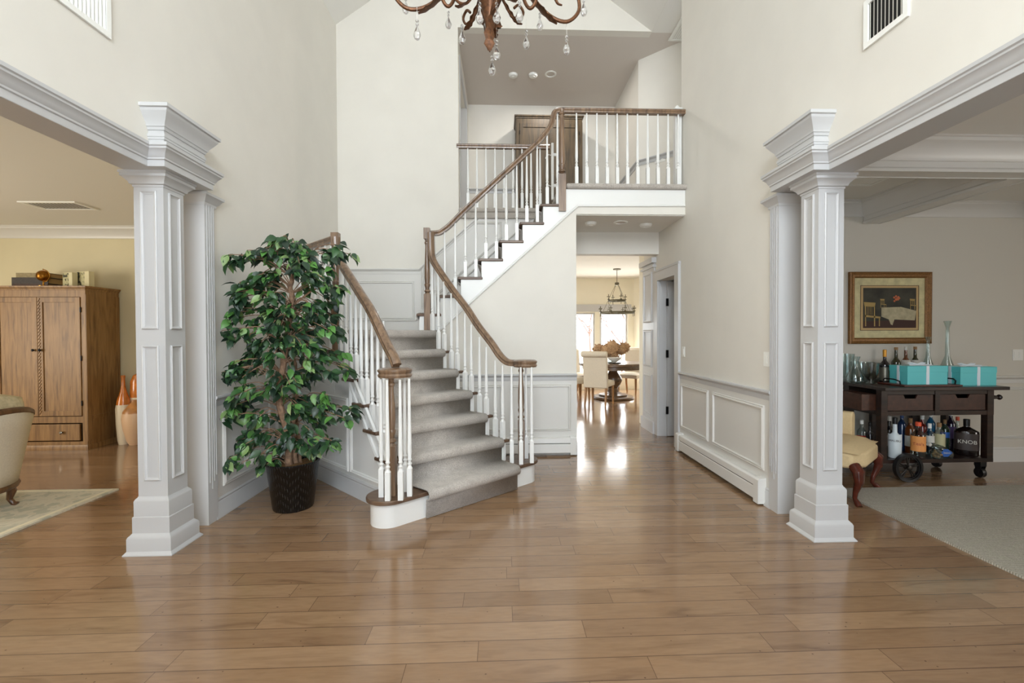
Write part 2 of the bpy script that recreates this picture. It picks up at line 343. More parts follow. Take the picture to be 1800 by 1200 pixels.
# passage and dining end
m = MB().box(.70, XR, 6.0, 6.15, 2.425, 2.72); struct('wall_header', m, 'wall', smooth=False)
m = MB().box(.55, .86, 5.26, 6.9, 0, 2.72); struct('wall_passage_left', m, 'wall', smooth=False)
m = MB().box(2.12, 2.28, 6.62, 6.9, 0, 2.72); m.box(2.28, 4.4, 6.75, 6.9, 0, 2.72); m.box(-2.3, .86, 6.75, 6.9, 0, 2.72); struct('wall_dining_front', m, 'cream', smooth=False)
m = MB().box(-2.3, 4.7, 6.13, 11.5, 2.72, 2.85); struct('ceiling_dining', m, 'ceil', smooth=False)
WZ0, WZ1 = .30, 1.885
m = MB()
def wallwin(m, segs, x0, x1, y0, y1, z0, z1, top):
    "wall along X with windows cut between z0 and z1"
    m.box(x0, x1, y0, y1, 0, z0); m.box(x0, x1, y0, y1, z1, top); x = x0
    for a, b in segs: m.box(x, a, y0, y1, z0, z1); x = b
    m.box(x, x1, y0, y1, z0, z1)
wins = [(.35, 1.2), (1.38, 2.31), (2.43, 3.12)]
wallwin(m, wins, -2.3, 3.27, 11.1, 11.22, WZ0, WZ1, 2.72)
struct('wall_dining_back', m, 'cream', smooth=False)
T = Matrix.Translation(V((3.27, 11.1, 0))) @ Matrix.Rotation(math.radians(-48), 4, 'Z')
m = MB()
for (a, b, c, d) in ((0, 1.9, 0, WZ0), (0, 1.9, WZ1, 2.72), (0, .18, WZ0, WZ1), (.95, 1.9, WZ0, WZ1)): m.box(a, b, 0, .12, c, d, T)
struct('wall_dining_bay', m, 'cream', smooth=False)
m = MB().box(4.4, 4.52, 6.8, 10.0, 0, 2.72); m.box(-2.4, -2.3, 6.8, 7.6, 0, 2.72); m.box(-2.4, -2.3, 9.6, 11.2, 0, 2.72); m.box(-2.4, -2.3, 7.6, 9.6, 2.1, 2.72); m.box(-2.4, -2.3, 7.6, 9.6, 0, .4); struct('wall_dining_sides', m, 'cream', smooth=False)
WN = [1]
def window(x0, x1, T=None, y=11.13):
    WN[0] += 1; m = MB(); w = .045
    for (a, b, c, d) in ((x0, x0+w, WZ0, WZ1), (x1-w, x1, WZ0, WZ1), (x0, x1, WZ0, WZ0+w), (x0, x1, WZ1-w, WZ1)): m.box(a, b, y, y+.05, c, d, T)
    f = struct('window_%d' % WN[0], m, 'trim', smooth=False)
    p = MB().box(x0+w, x1-w, y+.02, y+.026, WZ0+w, WZ1-w, T); p.build('pane', 'pane', f, smooth=False)
for a, b in wins: window(a, b)
window(.18, .95, T, .04)
# head trim above the dining windows
m = MB().box(-2.3, 3.2, 11.06, 11.1, WZ1+.13, WZ1+.20); m.box(-2.3, 3.25, 11.07, 11.1, WZ1+.02, WZ1+.13); trim(m, smooth=False)
# outside: pale winter ground and bare trees
m = MB().box(-30, 40, 11.6, 70, -.6, -.5); struct('ground_outside', m, mat('dry_lawn', lin(190, 180, 160), .95, noise=.2, ns=.5), smooth=False)
# ------------------------------------------------------------------ profiles for mouldings  (a = out of the wall, b = up)
P_RAIL = [(0, -.075), (.008, -.075), (.012, -.055), (.012, -.035), (.022, -.028), (.030, -.018), (.036, -.012), (.036, 0), (.030, .004), (0, .004)]
P_BASE = [(0, 0), (.026, 0), (.026, .012), (.017, .028), (.017, .115), (.012, .125), (.014, .137), (.006, .150), (0, .152)]
P_CROWN = [(0, -.15), (.012, -.15), (.014, -.125), (.028, -.105), (.04, -.075), (.07, -.045), (.085, -.035), (.088, -.014), (.10, -.010), (.10, 0), (0, 0)]
P_PANEL = [(0, 0), (0, .006), (.006, .013), (.012, .008), (.020, .016), (.028, .016), (.032, .006), (.032, 0)]
def rail_on(path, prof, m='trim'): return trim(MB().sweep(path, (0, 0, 1), prof), m)
def panel_frames(rects, m='trim'):
    "rects: list of (origin, u, v, polygon[(s,t)]), one moulding frame per polygon; several frames of one wall in one mesh"
    mb = MB()
    for o, u, v, poly in rects:
        o, u, v = V(o), V(u), V(v); mb.sweep([o+u*a+v*b for a, b in poly], u.cross(v), P_PANEL, True)
    return trim(mb, m)
def rect(a, b, c, d): return [(a, c), (b, c), (b, d), (a, d)]
# right wall wainscot (path direction chosen so that the outside is the room): -Y direction => z x (-y) = +x ; +Y => -x
rail_on([(XR, 3.44, .915), (XR, 5.26, .915)], P_RAIL)
TRIMW = mat('wainscot_paint', lin(212, 210, 205), .35); M['wains'] = TRIMW
m = MB().box(XR-.006, XR, 3.44, 5.28, 0, .84); trim(m, 'wains', smooth=False)
panel_frames([((XR-.006, 0, 0), (0, -1, 0), (0, 0, 1), rect(-4.43, -3.54, .27, .79)), ((XR-.006, 0, 0), (0, -1, 0), (0, 0, 1), rect(-5.22, -4.52, .27, .79))], 'wains')
b = MB().sweep([(XR, 3.45, 0), (XR, 3.52, 0)], (0, 0, 1), P_BASE); struct('baseboard_right', b, 'trim')
# left wall wainscot
rail_on([(XL, 4.79, .915), (XL, 3.44, .915)], P_RAIL)
m = MB().box(XL, XL+.006, 3.44, 4.79, 0, .84); trim(m, 'wains', smooth=False)
panel_frames([((XL+.006, 0, 0), (0, 1, 0), (0, 0, 1), rect(3.54, 4.26, .22, .79)), ((XL+.006, 0, 0), (0, 1, 0), (0, 0, 1), rect(4.36, 4.72, .22, .79))], 'wains')
b = MB().sweep([(XL, 4.79, 0), (XL, 3.44, 0)], (0, 0, 1), P_BASE); struct('baseboard_left', b, 'trim')
# landing wainscot on left and back walls, climbing with the upper flight
LZ = 1.395
sl = .2045/.2312
m = MB().sweep([(XL, 4.8, LZ+.84), (XL, YB, LZ+.84)][::-1], (0, 0, 1), P_RAIL); trim(m, 'wains')
m = MB().box(XL, XL+.006, 4.8, YB, LZ, LZ+.77); m.prism([(XL, YB-.006, LZ-.1), (.66, YB-.006, LZ-.1), (.66, YB-.006, 2.95), (-.30, YB-.006, 2.95), (-1.02, YB-.006, LZ+.80), (XL, YB-.006, LZ+.80)], (0, .006, 0)); trim(m, 'wains', smooth=False)
pb = [(a, b) for a, b in P_RAIL]
x1 = -1.08; pe = (-.26, LZ+.84+(.82)*sl)
m = MB().sweep([(pe[0], YB, pe[1]), (x1, YB, LZ+.84), (XL, YB, LZ+.84)][::-1], (0, -1, 0), [(b, a) for a, b in P_RAIL]); trim(m, 'wains')
m = MB().sweep([(XL, YB-.006, LZ+.15), (-1.12, YB-.006, LZ+.15), (-.90, YB-.006, LZ+.33), (.62, YB-.006, LZ+.33+1.52*sl)], (0, -1, 0), [(0, 0), (.0, .012), (.012, .018), (.02, .008), (.02, 0)]); trim(m, 'wains')
panel_frames([((0, YB-.006, 0), (1, 0, 0), (0, 0, 1), rect(XL+.12, -1.14, LZ+.17, LZ+.68)),
 ((0, YB-.006, 0), (1, 0, 0), (0, 0, 1), [(-1.05, LZ+.30), (.02, LZ+.30+1.07*sl), (.02, 2.86), (-.36, 2.86), (-1.05, 2.86-.69*sl)])], 'wains')
# stair wall (front of the upper flight) in the plane Y=5.13
YS = 5.13
def tX(k): return -.475+.2312*(k-10)
def tZ(k): return 1.395+.2045*(k-7)
saw = []
for k in range(8, 15): saw += [(tX(k)+.03, tZ(k)-.03), (tX(k+1)+.03, tZ(k)-.03)]
poly = [(-.80, 0), (.855, 0), (.855, 2.72), (XR, 2.72), (XR, 2.995)] + [(tX(15)+.03, 2.995)] + [p for p in saw[::-1]] + [(tX(8)+.03, LZ-.03), (-.80, LZ-.03)]
poly = [p for p in poly]
m = MB().prism([(x, YS, z) for x, z in poly], (0, .12, 0)); struct('wall_stair', m, 'wall', smooth=False)
m = MB().box(.855, XR, YS+.12, YS+.16, 2.72, 2.9); m.box(.72, .855, YS, 5.30, 0, 2.72); m.box(-.80, .72, 6.0, 6.06, 0, LZ); struct('wall_stair_end', m, 'wall', smooth=False)
# chair rail, panels and base on it
rail_on([(.857, YS, .915), (-.62, YS, .915)], P_RAIL)
m = MB().box(-.62, .857, YS-.005, YS, 0, .84); trim(m, 'wains', smooth=False)
panel_frames([((0, YS-.005, 0), (1, 0, 0), (0, 0, 1), rect(.10, .79, .27, .80)), ((0, YS-.005, 0), (1, 0, 0), (0, 0, 1), rect(-.56, .02, .27, .80))], 'wains')
# casing and wall end at the hallway corner
m = MB().box(.835, .862, YS-.012, YS+.4, 0, .15); trim(m, smooth=False)
# header casing / passage pilaster beyond the side door
m = MB().box(2.085, XR+.01, 6.13, 6.62, 0, 2.40); m.box(2.06, XR+.01, 6.11, 6.64, 0, .16); m.box(2.055, XR+.01, 6.10, 6.64, 2.27, 2.30); m.box(2.04, XR+.01, 6.09, 6.66, 2.33, 2.40)
trim(m, smooth=False)
panel_frames([((2.085, 0, 0), (0, -1, 0), (0, 0, 1), rect(-6.56, -6.20, .22, .80)), ((2.085, 0, 0), (0, -1, 0), (0, 0, 1), rect(-6.56, -6.20, .90, 1.42)), ((2.085, 0, 0), (0, -1, 0), (0, 0, 1), rect(-6.56, -6.20, 1.52, 2.22))])
# side door: casing, dark reveal, leaf with hinges
m = MB().box(XR-.022, XR, 5.27, 5.40, 0, 2.20); m.box(XR-.022, XR, 6.0, 6.12, 0, 2.20); m.box(XR-.022, XR, 5.27, 6.12, 2.07, 2.20); m.box(XR-.03, XR, 5.25, 6.14, 2.19, 2.215)
m.box(XR-.03, XR, 5.26, 5.29, 0, 2.2); m.box(XR, XR+.16, 5.985, 6.0, 0, 2.07); m.box(XR, XR+.16, 5.40, 5.415, 0, 2.07)
trim(m, smooth=False)
d = struct('door_1', MB().box(XR+.098, XR+.84, 5.945, 5.98, .01, 2.05), 'trim', smooth=False)
m = MB()
for z in (.35, 1.10, 1.78): h = MB().box(XR+.078, XR+.108, 5.930, 5.947, z-.05, z+.05); h.build('hinge', 'darkmetal', d, smooth=False)
m = MB().box(XR+.16, XR+1.2, 4.9, 5.0, 0, 2.72); m.box(XR+1.2, XR+1.3, 4.8, 6.7, 0, 2.72); m.box(XR+.16, XR+1.3, 6.1, 6.2, 0, 2.72); m.box(XR+.16, XR+1.3, 4.9, 6.2, 2.6, 2.7); struct('wall_closet', m, 'wall', smooth=False)
# crown and wainscot in the right-hand room
YR = 4.60
rail_on([(7.05, YR, 2.72), (XR+.16, YR, 2.72)], P_CROWN, 'wains')
rail_on([(7.05, YR, .905), (XR+.16, YR, .905)], P_RAIL, 'wains')
m = MB().sweep([(7.05, YR, 0), (XR+.16, YR, 0)], (0, 0, 1), P_BASE); struct('baseboard_right_room', m, 'wains')
panel_frames([((0, YR, 0), (1, 0, 0), (0, 0, 1), rect(a, b, .24, .79)) for a, b in ((2.4, 3.4), (3.5, 4.30), (4.40, 5.60), (5.70, 6.9))], 'wains')
# coffer beams
def beam(x0, x1, y0, y1, along):
    m = MB().box(x0, x1, y0, y1, 2.50, 2.72)
    if along == 'X':
        for p in ([(x1, y0, 2.72), (x0, y0, 2.72)], [(x0, y1, 2.72), (x1, y1, 2.72)]): m.sweep(p, (0, 0, 1), P_CROWN)
        for p in ([(x1, y0, 2.53), (x0, y0, 2.53)], [(x0, y1, 2.53), (x1, y1, 2.53)]): m.sweep(p, (0, 0, 1), [(0, -.035), (.012, -.035), (.012, -.015), (0, 0)])
    else:
        for p in ([(x0, y0, 2.72), (x0, y1, 2.72)], [(x1, y1, 2.72), (x1, y0, 2.72)]): m.sweep(p, (0, 0, 1), P_CROWN)
        for p in ([(x0, y0, 2.53), (x0, y1, 2.53)], [(x1, y1, 2.53), (x1, y0, 2.53)]): m.sweep(p, (0, 0, 1), [(0, -.035), (.012, -.035), (.012, -.015), (0, 0)])
    trim(m, 'wains')
beam(XR+.17, 7.05, 3.10, 3.22, 'X'); beam(3.76, 3.92, 3.24, 4.59, 'Y'); beam(5.6, 5.76, 3.24, 4.59, 'Y'); beam(4.6, 4.76, -1, 3.08, 'Y')
# crown in the living room
rail_on([(XL-.16, 6.15, 2.78), (-8.05, 6.15, 2.78)], P_CROWN, 'wains')
m = MB().sweep([(XL-.16, 6.15, 0), (-8.05, 6.15, 0)], (0, 0, 1), P_BASE); struct('baseboard_living', m, 'trim')
# ------------------------------------------------------------------ openings: pilasters, columns, entablature (left: sx=-1, right: sx=+1)
def side(sx, xw, xsh0, xsh1, ysh0, ysh1, zs, word):
    ox = lambda a: a*sx      # helper: coordinates given as |x|
    # wall-end jamb (a flat pilaster facing the camera) with fluted casing on the foyer side
    a0, a1 = abs(xw)-.02, abs(xw)+.17
    m = MB()
    m.box(*sorted((ox(a0), ox(a1))), 3.345, 3.385, 0, zs+.02)
    m.box(*sorted((ox(a0), ox(abs(xw)))), 3.345, 3.455, 0, zs)
    for q, (y, d0, d1) in enumerate(((3.365, .30, .02), (3.39, .25, .06), (3.415, .30, .06), (3.438, .34, .06))):
        m.box(*sorted((ox(a0-.005), ox(a0))), y, y+.010, d0, zs-d1-.02)
    m.box(*sorted((ox(a0-.012), ox(a0))), 3.34, 3.47, zs-.035, zs-.02)
    trim(m, smooth=False)
    # small capital over the casing
    q = [(ox(a1), 3.345, zs-.085), (ox(a0), 3.345, zs-.085), (ox(a0), 3.47, zs-.085), (ox(abs(xw)), 3.47, zs-.085)]
    m = MB().sweep(q if sx > 0 else q[::-1], (0, 0, 1), [(-.01, 0), (.004, 0), (.006, .018), (.018, .03), (.034, .055), (.044, .062), (.044, .08), (-.01, .08)])
    trim(m)
    # column
    w = xsh1-xsh0
    col = thing('column', 'white panelled square column on stepped plinth at the %s opening' % word, 'column', (ox((xsh0+xsh1)/2), (ysh0+ysh1)/2, 0))
    h = w/2
    def sq(r): return [(-r, -r), (r, -r), (r, r), (-r, r)]
    def ring(mb, prof, z):
        mb.sweep([(x, y, z) for x, y in sq(h)][::-1], (0, 0, 1), prof, True)
    s = MB().box(-h, h, -h, h, .30, zs-.05)
    lpart(s, 'shaft', 'trim', col, smooth=False)
    pm = MB()
    for ang in range(4):
        Tm = Matrix.Rotation(ang*PI/2, 4, 'Z')
        for z0, z1 in ((.46, 1.30), (1.415, zs-.12)):
            q = [(-h+.045, -h, z0), (h-.045, -h, z0), (h-.045, -h, z1), (-h+.045, -h, z1)]
            pm.sweep([Tm @ V(p) for p in q], Tm @ V((0, -1, 0)), [(-.006, 0), (-.006, .007), (0, .011), (.006, .006), (.012, .002), (.016, .002), (.016, 0)], True)
    lpart(pm, 'panel_moulding', 'trim', col)
    c = MB()
    ring(c, [(-.03, 0), (.004, 0), (.006, .012), (.016, .016), (.020, .030), (.040, .052), (.048, .056), (.048, .072), (.054, .076), (.054, .090), (-.03, .090)], zs-.09)
    lpart(c, 'capital', 'trim', col)
    b = MB()
    ring(b, [(-.05, 0), (.060, 0), (.060, .006), (.045, .024), (.045, .10), (.040, .112), (.034, .118), (.024, .130), (-.05, .130)], 0)
    ring(b, [(-.05, 0), (.024, 0), (.024, .10), (.020, .104), (-.05, .104)], .129)
    ring(b, [(-.05, 0), (.018, 0), (.018, .095), (.016, .10), (.012, .108), (.004, .116), (.002, .122), (-.05, .122)], .232)
    lpart(b, 'plinth', 'trim', col)
    # architrave along the opening, breaking forward over column and pilaster
    f0 = abs(xw)-.012; f1 = abs(xw)-.112
    path = [(f0-.0, -.9), (f0, 2.835), (f1, 2.835), (f1, 3.30), (abs(xw)-.03, 3.30)]
    pth = [(ox(a), y, zs) for a, y in path]
    if sx < 0: pth = pth[::-1]
    m = MB().sweep(pth, (0, 0, 1), [(-.0, 0), (.0, .036), (.008, .040), (.008, .050), (.012, .054), (.020, .072), (.034, .090), (.040, .094), (.040, .104), (.048, .110), (.048, .128), (-.10, .128), (-.10, 0)])
    m.box(*sorted((ox(f1+.002), ox(abs(xw)+.165))), 2.837, 3.299, zs, zs+.10)
    m.box(*sorted((ox(f0+.002), ox(abs(xw)+.175))), -.9, 2.84, zs-.001, zs+.03)
    m.box(*sorted((ox(abs(xw)+.15), ox(abs(xw)+.175))), -.9, 3.38, zs-.001, zs+.14)
    trim(m)
    # frieze block and crowning cornice above
    n0 = f1+.018
    m = MB().box(*sorted((ox(n0), ox(abs(xw)+.0))), 2.86, 3.235, zs+.125, zs+.36)
    q = [(abs(xw), 2.86), (n0, 2.86), (n0, 3.235), (abs(xw), 3.235)]
    q = [(ox(a), y, zs+.17) for a, y in q]
    q2 = q if sx > 0 else q[::-1]
    m.sweep(q2, (0, 0, 1), [(-.02, 0), (.004, 0), (.004, .012), (.008, .016), (.008, .034), (-.02, .034)])
    q2 = [(p[0], p[1], zs+.225) for p in q2]
    m.sweep(q2, (0, 0, 1), [(-.02, 0), (.006, 0), (.010, .016), (.016, .020), (.018, .034), (.040, .066), (.056, .092), (.060, .098), (.060, .110), (.072, .114), (.072, .135), (-.02, .135)])
    trim(m)
side(-1, XL, 2.11, 2.29, 2.95, 3.13, 2.388, 'living room')
side(1, XR, 2.095, 2.268, 2.932, 3.105, 2.408, 'dining room')
# ------------------------------------------------------------------ the staircase
r1 = .1993
FL = {2: (-.865, 3.49), 3: (-.99, 3.615), 4: (-1.115, 3.74), 5: (-1.24, 3.865), 6: (-1.365, 3.99), 7: (-1.50, 4.125)}
FR = {2: (.08, 4.20), 3: (-.075, 4.36), 4: (-.23, 4.53), 5: (-.385, 4.70), 6: (-.54, 4.875), 7: (-.70, 5.05)}
FL = {k: V(v+(0,)) for k, v in FL.items()}; FR = {k: V(v+(0,)) for k, v in FR.items()}
st = thing('staircase', 'L-shaped staircase with white balusters, brown handrails and a taupe carpet runner', 'staircase', (-.5, 4.6, 0))
def P(mb, name, m, **k): return mb.build(name, m, st, **k)
CL0, CR0, RB = V((-.828, 3.357, 0)), V((.18, 4.254, 0)), .13
d1 = (CR0-CL0).normalized(); n1 = V((d1.y, -d1.x, 0))
def capsule(r, n=14):
    a0 = math.atan2(n1.y, n1.x); pts = []
    for i in range(n+1): a = a0-PI*i/n; pts.append(CL0+V((math.cos(a), math.sin(a), 0))*r)
    for i in range(n+1): a = a0-PI-PI*i/n; pts.append(CR0+V((math.cos(a), math.sin(a), 0))*r)
    return [(p.x, p.y) for p in pts]
P(MB().flat(capsule(RB), 0, r1-.03), 'riser', 'enamel')
P(MB().flat(capsule(RB+.03), r1-.03, r1), 'tread', 'tread', bev=.006)
P(MB().flat([tuple((CL0-n1*.05+d1*.05)[:2]), tuple((CR0-n1*.05-d1*.02)[:2]), tuple((FR[2]+V((-.03, .05, 0)))[:2]), tuple((FL[2]+V((0, .08, 0)))[:2])], 0, r1-.002), 'landing_block', 'enamel', smooth=False)
SI = .028   # stringer inset from tread ends
def nose(k): u = (FR[k]-FL[k]).normalized(); return u, V((-u.y, u.x, 0))   # along, back
for k in range(2, 7):
    u, b = nose(k); u2, b2 = nose(k+1); z = r1*k
    a, c, d, e = FL[k], FR[k], FR[k+1]+b2*.04, FL[k+1]+b2*.04
    m = MB().flat([a[:2], c[:2], d[:2], e[:2]], z-.028, z); P(m, 'tread', 'tread', bev=.008)
    m = MB().flat([(a+u*SI+b*.03)[:2], (c-u*SI+b*.03)[:2], (c-u*SI+b*.05)[:2], (a+u*SI+b*.05)[:2]], z-r1, z-.028); P(m, 'riser', 'enamel', smooth=False)
u7, b7 = nose(7)
m = MB().flat([(FL[7]+u7*SI+b7*.03)[:2], (FR[7]-u7*SI+b7*.03)[:2], (FR[7]-u7*SI+b7*.05)[:2], (FL[7]+u7*SI+b7*.05)[:2]], r1*6, LZ-.03); P(m, 'riser', 'enamel', smooth=False)
# landing slab
LP = [(FL[7]+b7*.07)[:2], (FR[7]+b7*.07)[:2], (-.80, 5.10), (-.80, YB-.01), (XL+.01, YB-.01), (XL+.01, 4.77)]
P(MB().flat(LP, LZ-.20, LZ-.001), 'landing', 'tread', smooth=False)
# stringers (stepped panels) of the lower flight
def stringer(F, inset, end, name):
    "vertical stepped panel under the tread ends"
    ks = list(range(2, 8)); pts = [F[k]+V((0, 0, 0)) for k in ks]
    mb = MB(); t = .03
    segs = [(F[k], F[k+1], r1*k-.028) for k in range(2, 7)]+[(F[7], end, LZ-.03)]
    for a, b, z in segs:
        dd = (b-a).normalized(); n = V((-dd.y, dd.x, 0))*inset; off = dd*.03
        q = [a+off+n, b+off+n, b+off+n+n.normalized()*t*(1 if inset > 0 else 1), a+off+n+n.normalized()*t]
        mb.flat([p[:2] for p in q], 0, z)
    return P(mb, name, 'enamel', smooth=False)
stringer(FL, -SI, V((XL-.02, 4.755-.0, 0)), 'stringer')
stringer(FR, SI, V((-.80, 5.13, 0)), 'stringer')
# mouldings on the panel under the lower flight (plane x+y = const, facing the plant)
uL = V((-1, 1, 0)).normalized(); nL = V((-1, -1, 0)).normalized()
def Lp(s, z, off=0): return V((-.80, 3.425, 0))-nL*(SI)+uL*s+V((0, 0, z))+nL*off   # s measured up the flight from the first tread
sW = (V((XL, 4.755, 0))-V((-.80, 3.425, 0))).dot(uL)
m = MB().sweep([Lp(sW, 0), Lp(.02, 0)][::1], (0, 0, 1), P_BASE) if (V((0, 0, 1)).cross(Lp(0, 0)-Lp(1, 0))).dot(nL) > 0 else MB().sweep([Lp(.02, 0), Lp(sW, 0)], (0, 0, 1), P_BASE)
struct('baseboard_stair', m, 'trim')
uu = -uL
def sz(poly): return [Lp(s, z) for s, z in poly]
NN = nL
m = MB()
m.sweep(sz([(.16, .215), (.70, .215), (.70, .90-.02)]), NN, P_PANEL, True)
m.sweep(sz([(.80, .215), (1.28, .215), (1.28, .79), (.80, .79)]), NN, P_PANEL, True)
m.sweep(sz([(1.34, .215), (sW-.06, .215), (sW-.06, .79), (1.34, .79)]), NN, P_PANEL, True)
m.sweep(sz([(.70, 1.06), (.06, .30)]), NN, [(-.012, 0), (-.012, .022), (.012, .022), (.012, 0)])
P(m, 'panel_moulding', 'enamel')
m = MB().sweep([Lp(sW, .915), Lp(.66, .915)], (0, 0, 1), P_RAIL); P(m, 'chair_rail', 'enamel')
# landing edge board
m = MB().flat([(FL[7]+V((-.03, 0, 0)))[:2], (XL+.01, 4.735), (XL+.01, 4.765), (FL[7]+V((0, .03, 0)))[:2]], LZ-.16, LZ-.025); P(m, 'landing_fascia', 'enamel', smooth=False)
m = MB().flat([(FL[7]+V((-.04, -.03, 0)))[:2], (XL+.01, 4.70), (XL+.01, 4.80), (FL[7]+V((.02, .05, 0)))[:2]], LZ-.025, LZ+.003); P(m, 'tread', 'tread', bev=.006)
# upper flight
for k in range(8, 15):
    x, z = tX(k), tZ(k)
    m = MB().box(x, tX(k+1)+.04, YS-.03, YB-.02, z-.028, z); m.box(x+.0, x+.03, YS-.03, YB-.02, z-.028, z); P(m, 'tread', 'tread', bev=.007)
    m = MB().box(x+.03, x+.045, YS-.004, YB-.02, z-.2045, z-.028); P(m, 'riser', 'enamel', smooth=False)
m = MB().box(tX(15)+.03, tX(15)+.045, YS-.004, YB-.02, tZ(14), 3.0); P(m, 'riser', 'enamel', smooth=False)
# white skirt with saw-tooth top and a moulding along its lower edge
low = lambda x: 1.73+(x+.321)*.898
pts = [(-.79, low(-.79)), (.875, low(.875)), (XR-.005, 2.815), (XR-.005, 2.995), (tX(15)+.03, 2.995)]
for k in range(14, 7, -1): pts += [(tX(k+1)+.03, tZ(k)-.028), (tX(k)+.03, tZ(k)-.028)]
pts += [(tX(8)+.03, LZ)]
P(MB().prism([(x, YS-.012, z) for x, z in pts], (0, .012, 0)), 'skirt_board', 'enamel', smooth=False)
m = MB().sweep([(-.79, YS-.012, low(-.79)), (.875, YS-.012, low(.875)), (XR-.005, YS-.012, 2.815)], (0, -1, 0), [(-.004, -.012), (-.004, .006), (.004, .010), (.010, .004), (.018, .006), (.024, 0)])
P(m, 'skirt_moulding', 'enamel')
# carpet runner
def prof(n_rise, run):
    q = [(.022, -n_rise+.012), (.020, -.062), (.004, -.058), (-.014, -.048), (-.022, -.028), (-.018, -.006), (-.004, .010), (.02, .014)]
    return q
carp = MB()
CLr, CRr = {}, {}
for k in range(2, 8):
    u, b = nose(k); CLr[k] = FL[k]+u*.12; CRr[k] = FR[k]-u*.085
CRr[7] = FR[7]+(FR[7]-FL[7]).normalized()*.004; CLr[7] = FL[7]+nose(7)[0]*.085
CLr[1] = V((-.545, 3.372, 0)); CRr[1] = V((.150, 3.975, 0))
def back(k):
    if k == 1: return V((-d1.y, d1.x, 0))
    return nose(k)[1]
def runner():
    L, Rr = [], []
    for k in range(1, 8):
        b = back(k); z = r1*k; rise = r1
        for o, dz in prof(rise, 0): L.append(CLr[k]+b*o+V((0, 0, z+dz))); Rr.append(CRr[k]+b*o+V((0, 0, z+dz)))
        if k == 1: L[0].z = Rr[0].z = .004
    b = back(7); L.append(CLr[7]+b*.05+V((0, 0, LZ+.014))); Rr.append(CRr[7]+b*.05+V((0, 0, LZ+.014)))
    n = len(L)
    return MB().add(L+Rr, [(i, i+1, i+1+n, i+n) for i in range(n-1)])
o = runner().build('carpet_runner', 'carpet', st, thick=.012, ang=60)
# carpet on the first tread fills back to the second riser: part of the same strip (lofted)
m = MB().flat([(FL[7]+u7*.03+b7*.03)[:2], (FR[7]-u7*.0+b7*.03)[:2], (-.83, 5.14), (-.83, YB-.02), (XL+.02, YB-.02), (XL+.02, 4.82)], LZ, LZ+.014)
P(m, 'landing_carpet', 'carpet', smooth=False)
L, Rr = [], []
for k in range(8, 16):
    z = tZ(k) if k < 15 else 3.035
    for o_, dz in prof(.2045, 0): L.append(V((tX(k)+o_, 5.225, z+dz))); Rr.append(V((tX(k)+o_, YB-.10, z+dz)))
n = len(L)
MB().add(L+Rr, [(i, i+1, i+1+n, i+n) for i in range(n-1)]).build('carpet_runner', 'carpet', st, thick=.012, ang=60)
# ------------------------------------------------------------------ turned balusters, newels, rails
def baluster(parent, x, y, z0, z1, name='baluster', w=.0175, m='enamel', rot=0):
    h = z1-z0; b = min(.20, h*.24)
    mb = MB(); T = Matrix.Translation(V((x, y, z0))) @ Matrix.Rotation(rot, 4, 'Z')
    mb.box(-w, w, -w, w, 0, b, T); mb.prism([(-w, -w, b), (w, -w, b), (w, w, b), (-w, w, b)], (0, 0, .001), T)
    pr = [(w*1.25, b), (w*.72, b+.018), (w*.70, b+.024), (w*.95, b+.032), (w*.95, b+.038), (w*.62, b+.045), (w*.62, b+.056), (w*.92, b+.064), (w*.92, b+.070), (w*.72, b+.078), (w*.93, b+.12), (w*.90, b+.2*h), (w*.62, h-.16), (w*.50, h)]
    mb.lathe([(a, max(z, 0)) for a, z in pr if z <= h], (0, 0, 0), 10, T)
    return mb.build(name, m, parent, ang=30)
def newel(parent, x, y, z0, z1, w=.036, box=.30, top='block', name='newel_post', drop=0, m='rail'):
    h = z1-z0; mb = MB(); T = Matrix.Translation(V((x, y, z0)))
    mb.box(-w, w, -w, w, -drop, box, T)
    w2 = w
    tz = h-(.12 if top == 'block' else 0)
    pr = [(w*1.1, box), (w*.8, box+.012), (w*.7, box+.02), (w*1.05, box+.03), (w*1.05, box+.04), (w*.68, box+.055), (w*.68, box+.07), (w*.98, box+.095), (w*.98, box+.11), (w*.8, box+.12), (w*.95, box+.18), (w*.92, box+.28), (w*.62, tz-.10), (w*.60, tz-.06), (w*.85, tz-.05), (w*.85, tz-.035), (w*.62, tz-.025), (w*.75, tz)]
    mb.lathe(pr, (0, 0, 0), 16, T)
    if top == 'block': mb.box(-w*1.0, w*1.0, -w*1.0, w*1.0, tz, h, T)
    return mb.build(name, m, parent, ang=30)
RSEC = [(a*1.12, b*1.15) for a, b in [(-.026, -.022), (.026, -.022), (.028, -.010), (.022, -.002), (.030, .008), (.030, .016), (.018, .026), (0, .030), (-.018, .026), (-.030, .016), (-.030, .008), (-.022, -.002), (-.028, -.010)]]
def smoothpath(pts, n=6):
    P_ = [V(p) for p in pts]; out = []
    for i in range(len(P_)-1):
        p0, p1, p2, p3 = P_[max(i-1, 0)], P_[i], P_[i+1], P_[min(i+2, len(P_)-1)]
        for j in range(n):
            t = j/n; out.append(.5*((2*p1)+(p2-p0)*t+(2*p0-5*p1+4*p2-p3)*t*t+(3*p1-p0-3*p2+p3)*t*t*t))
    return out+[P_[-1]]
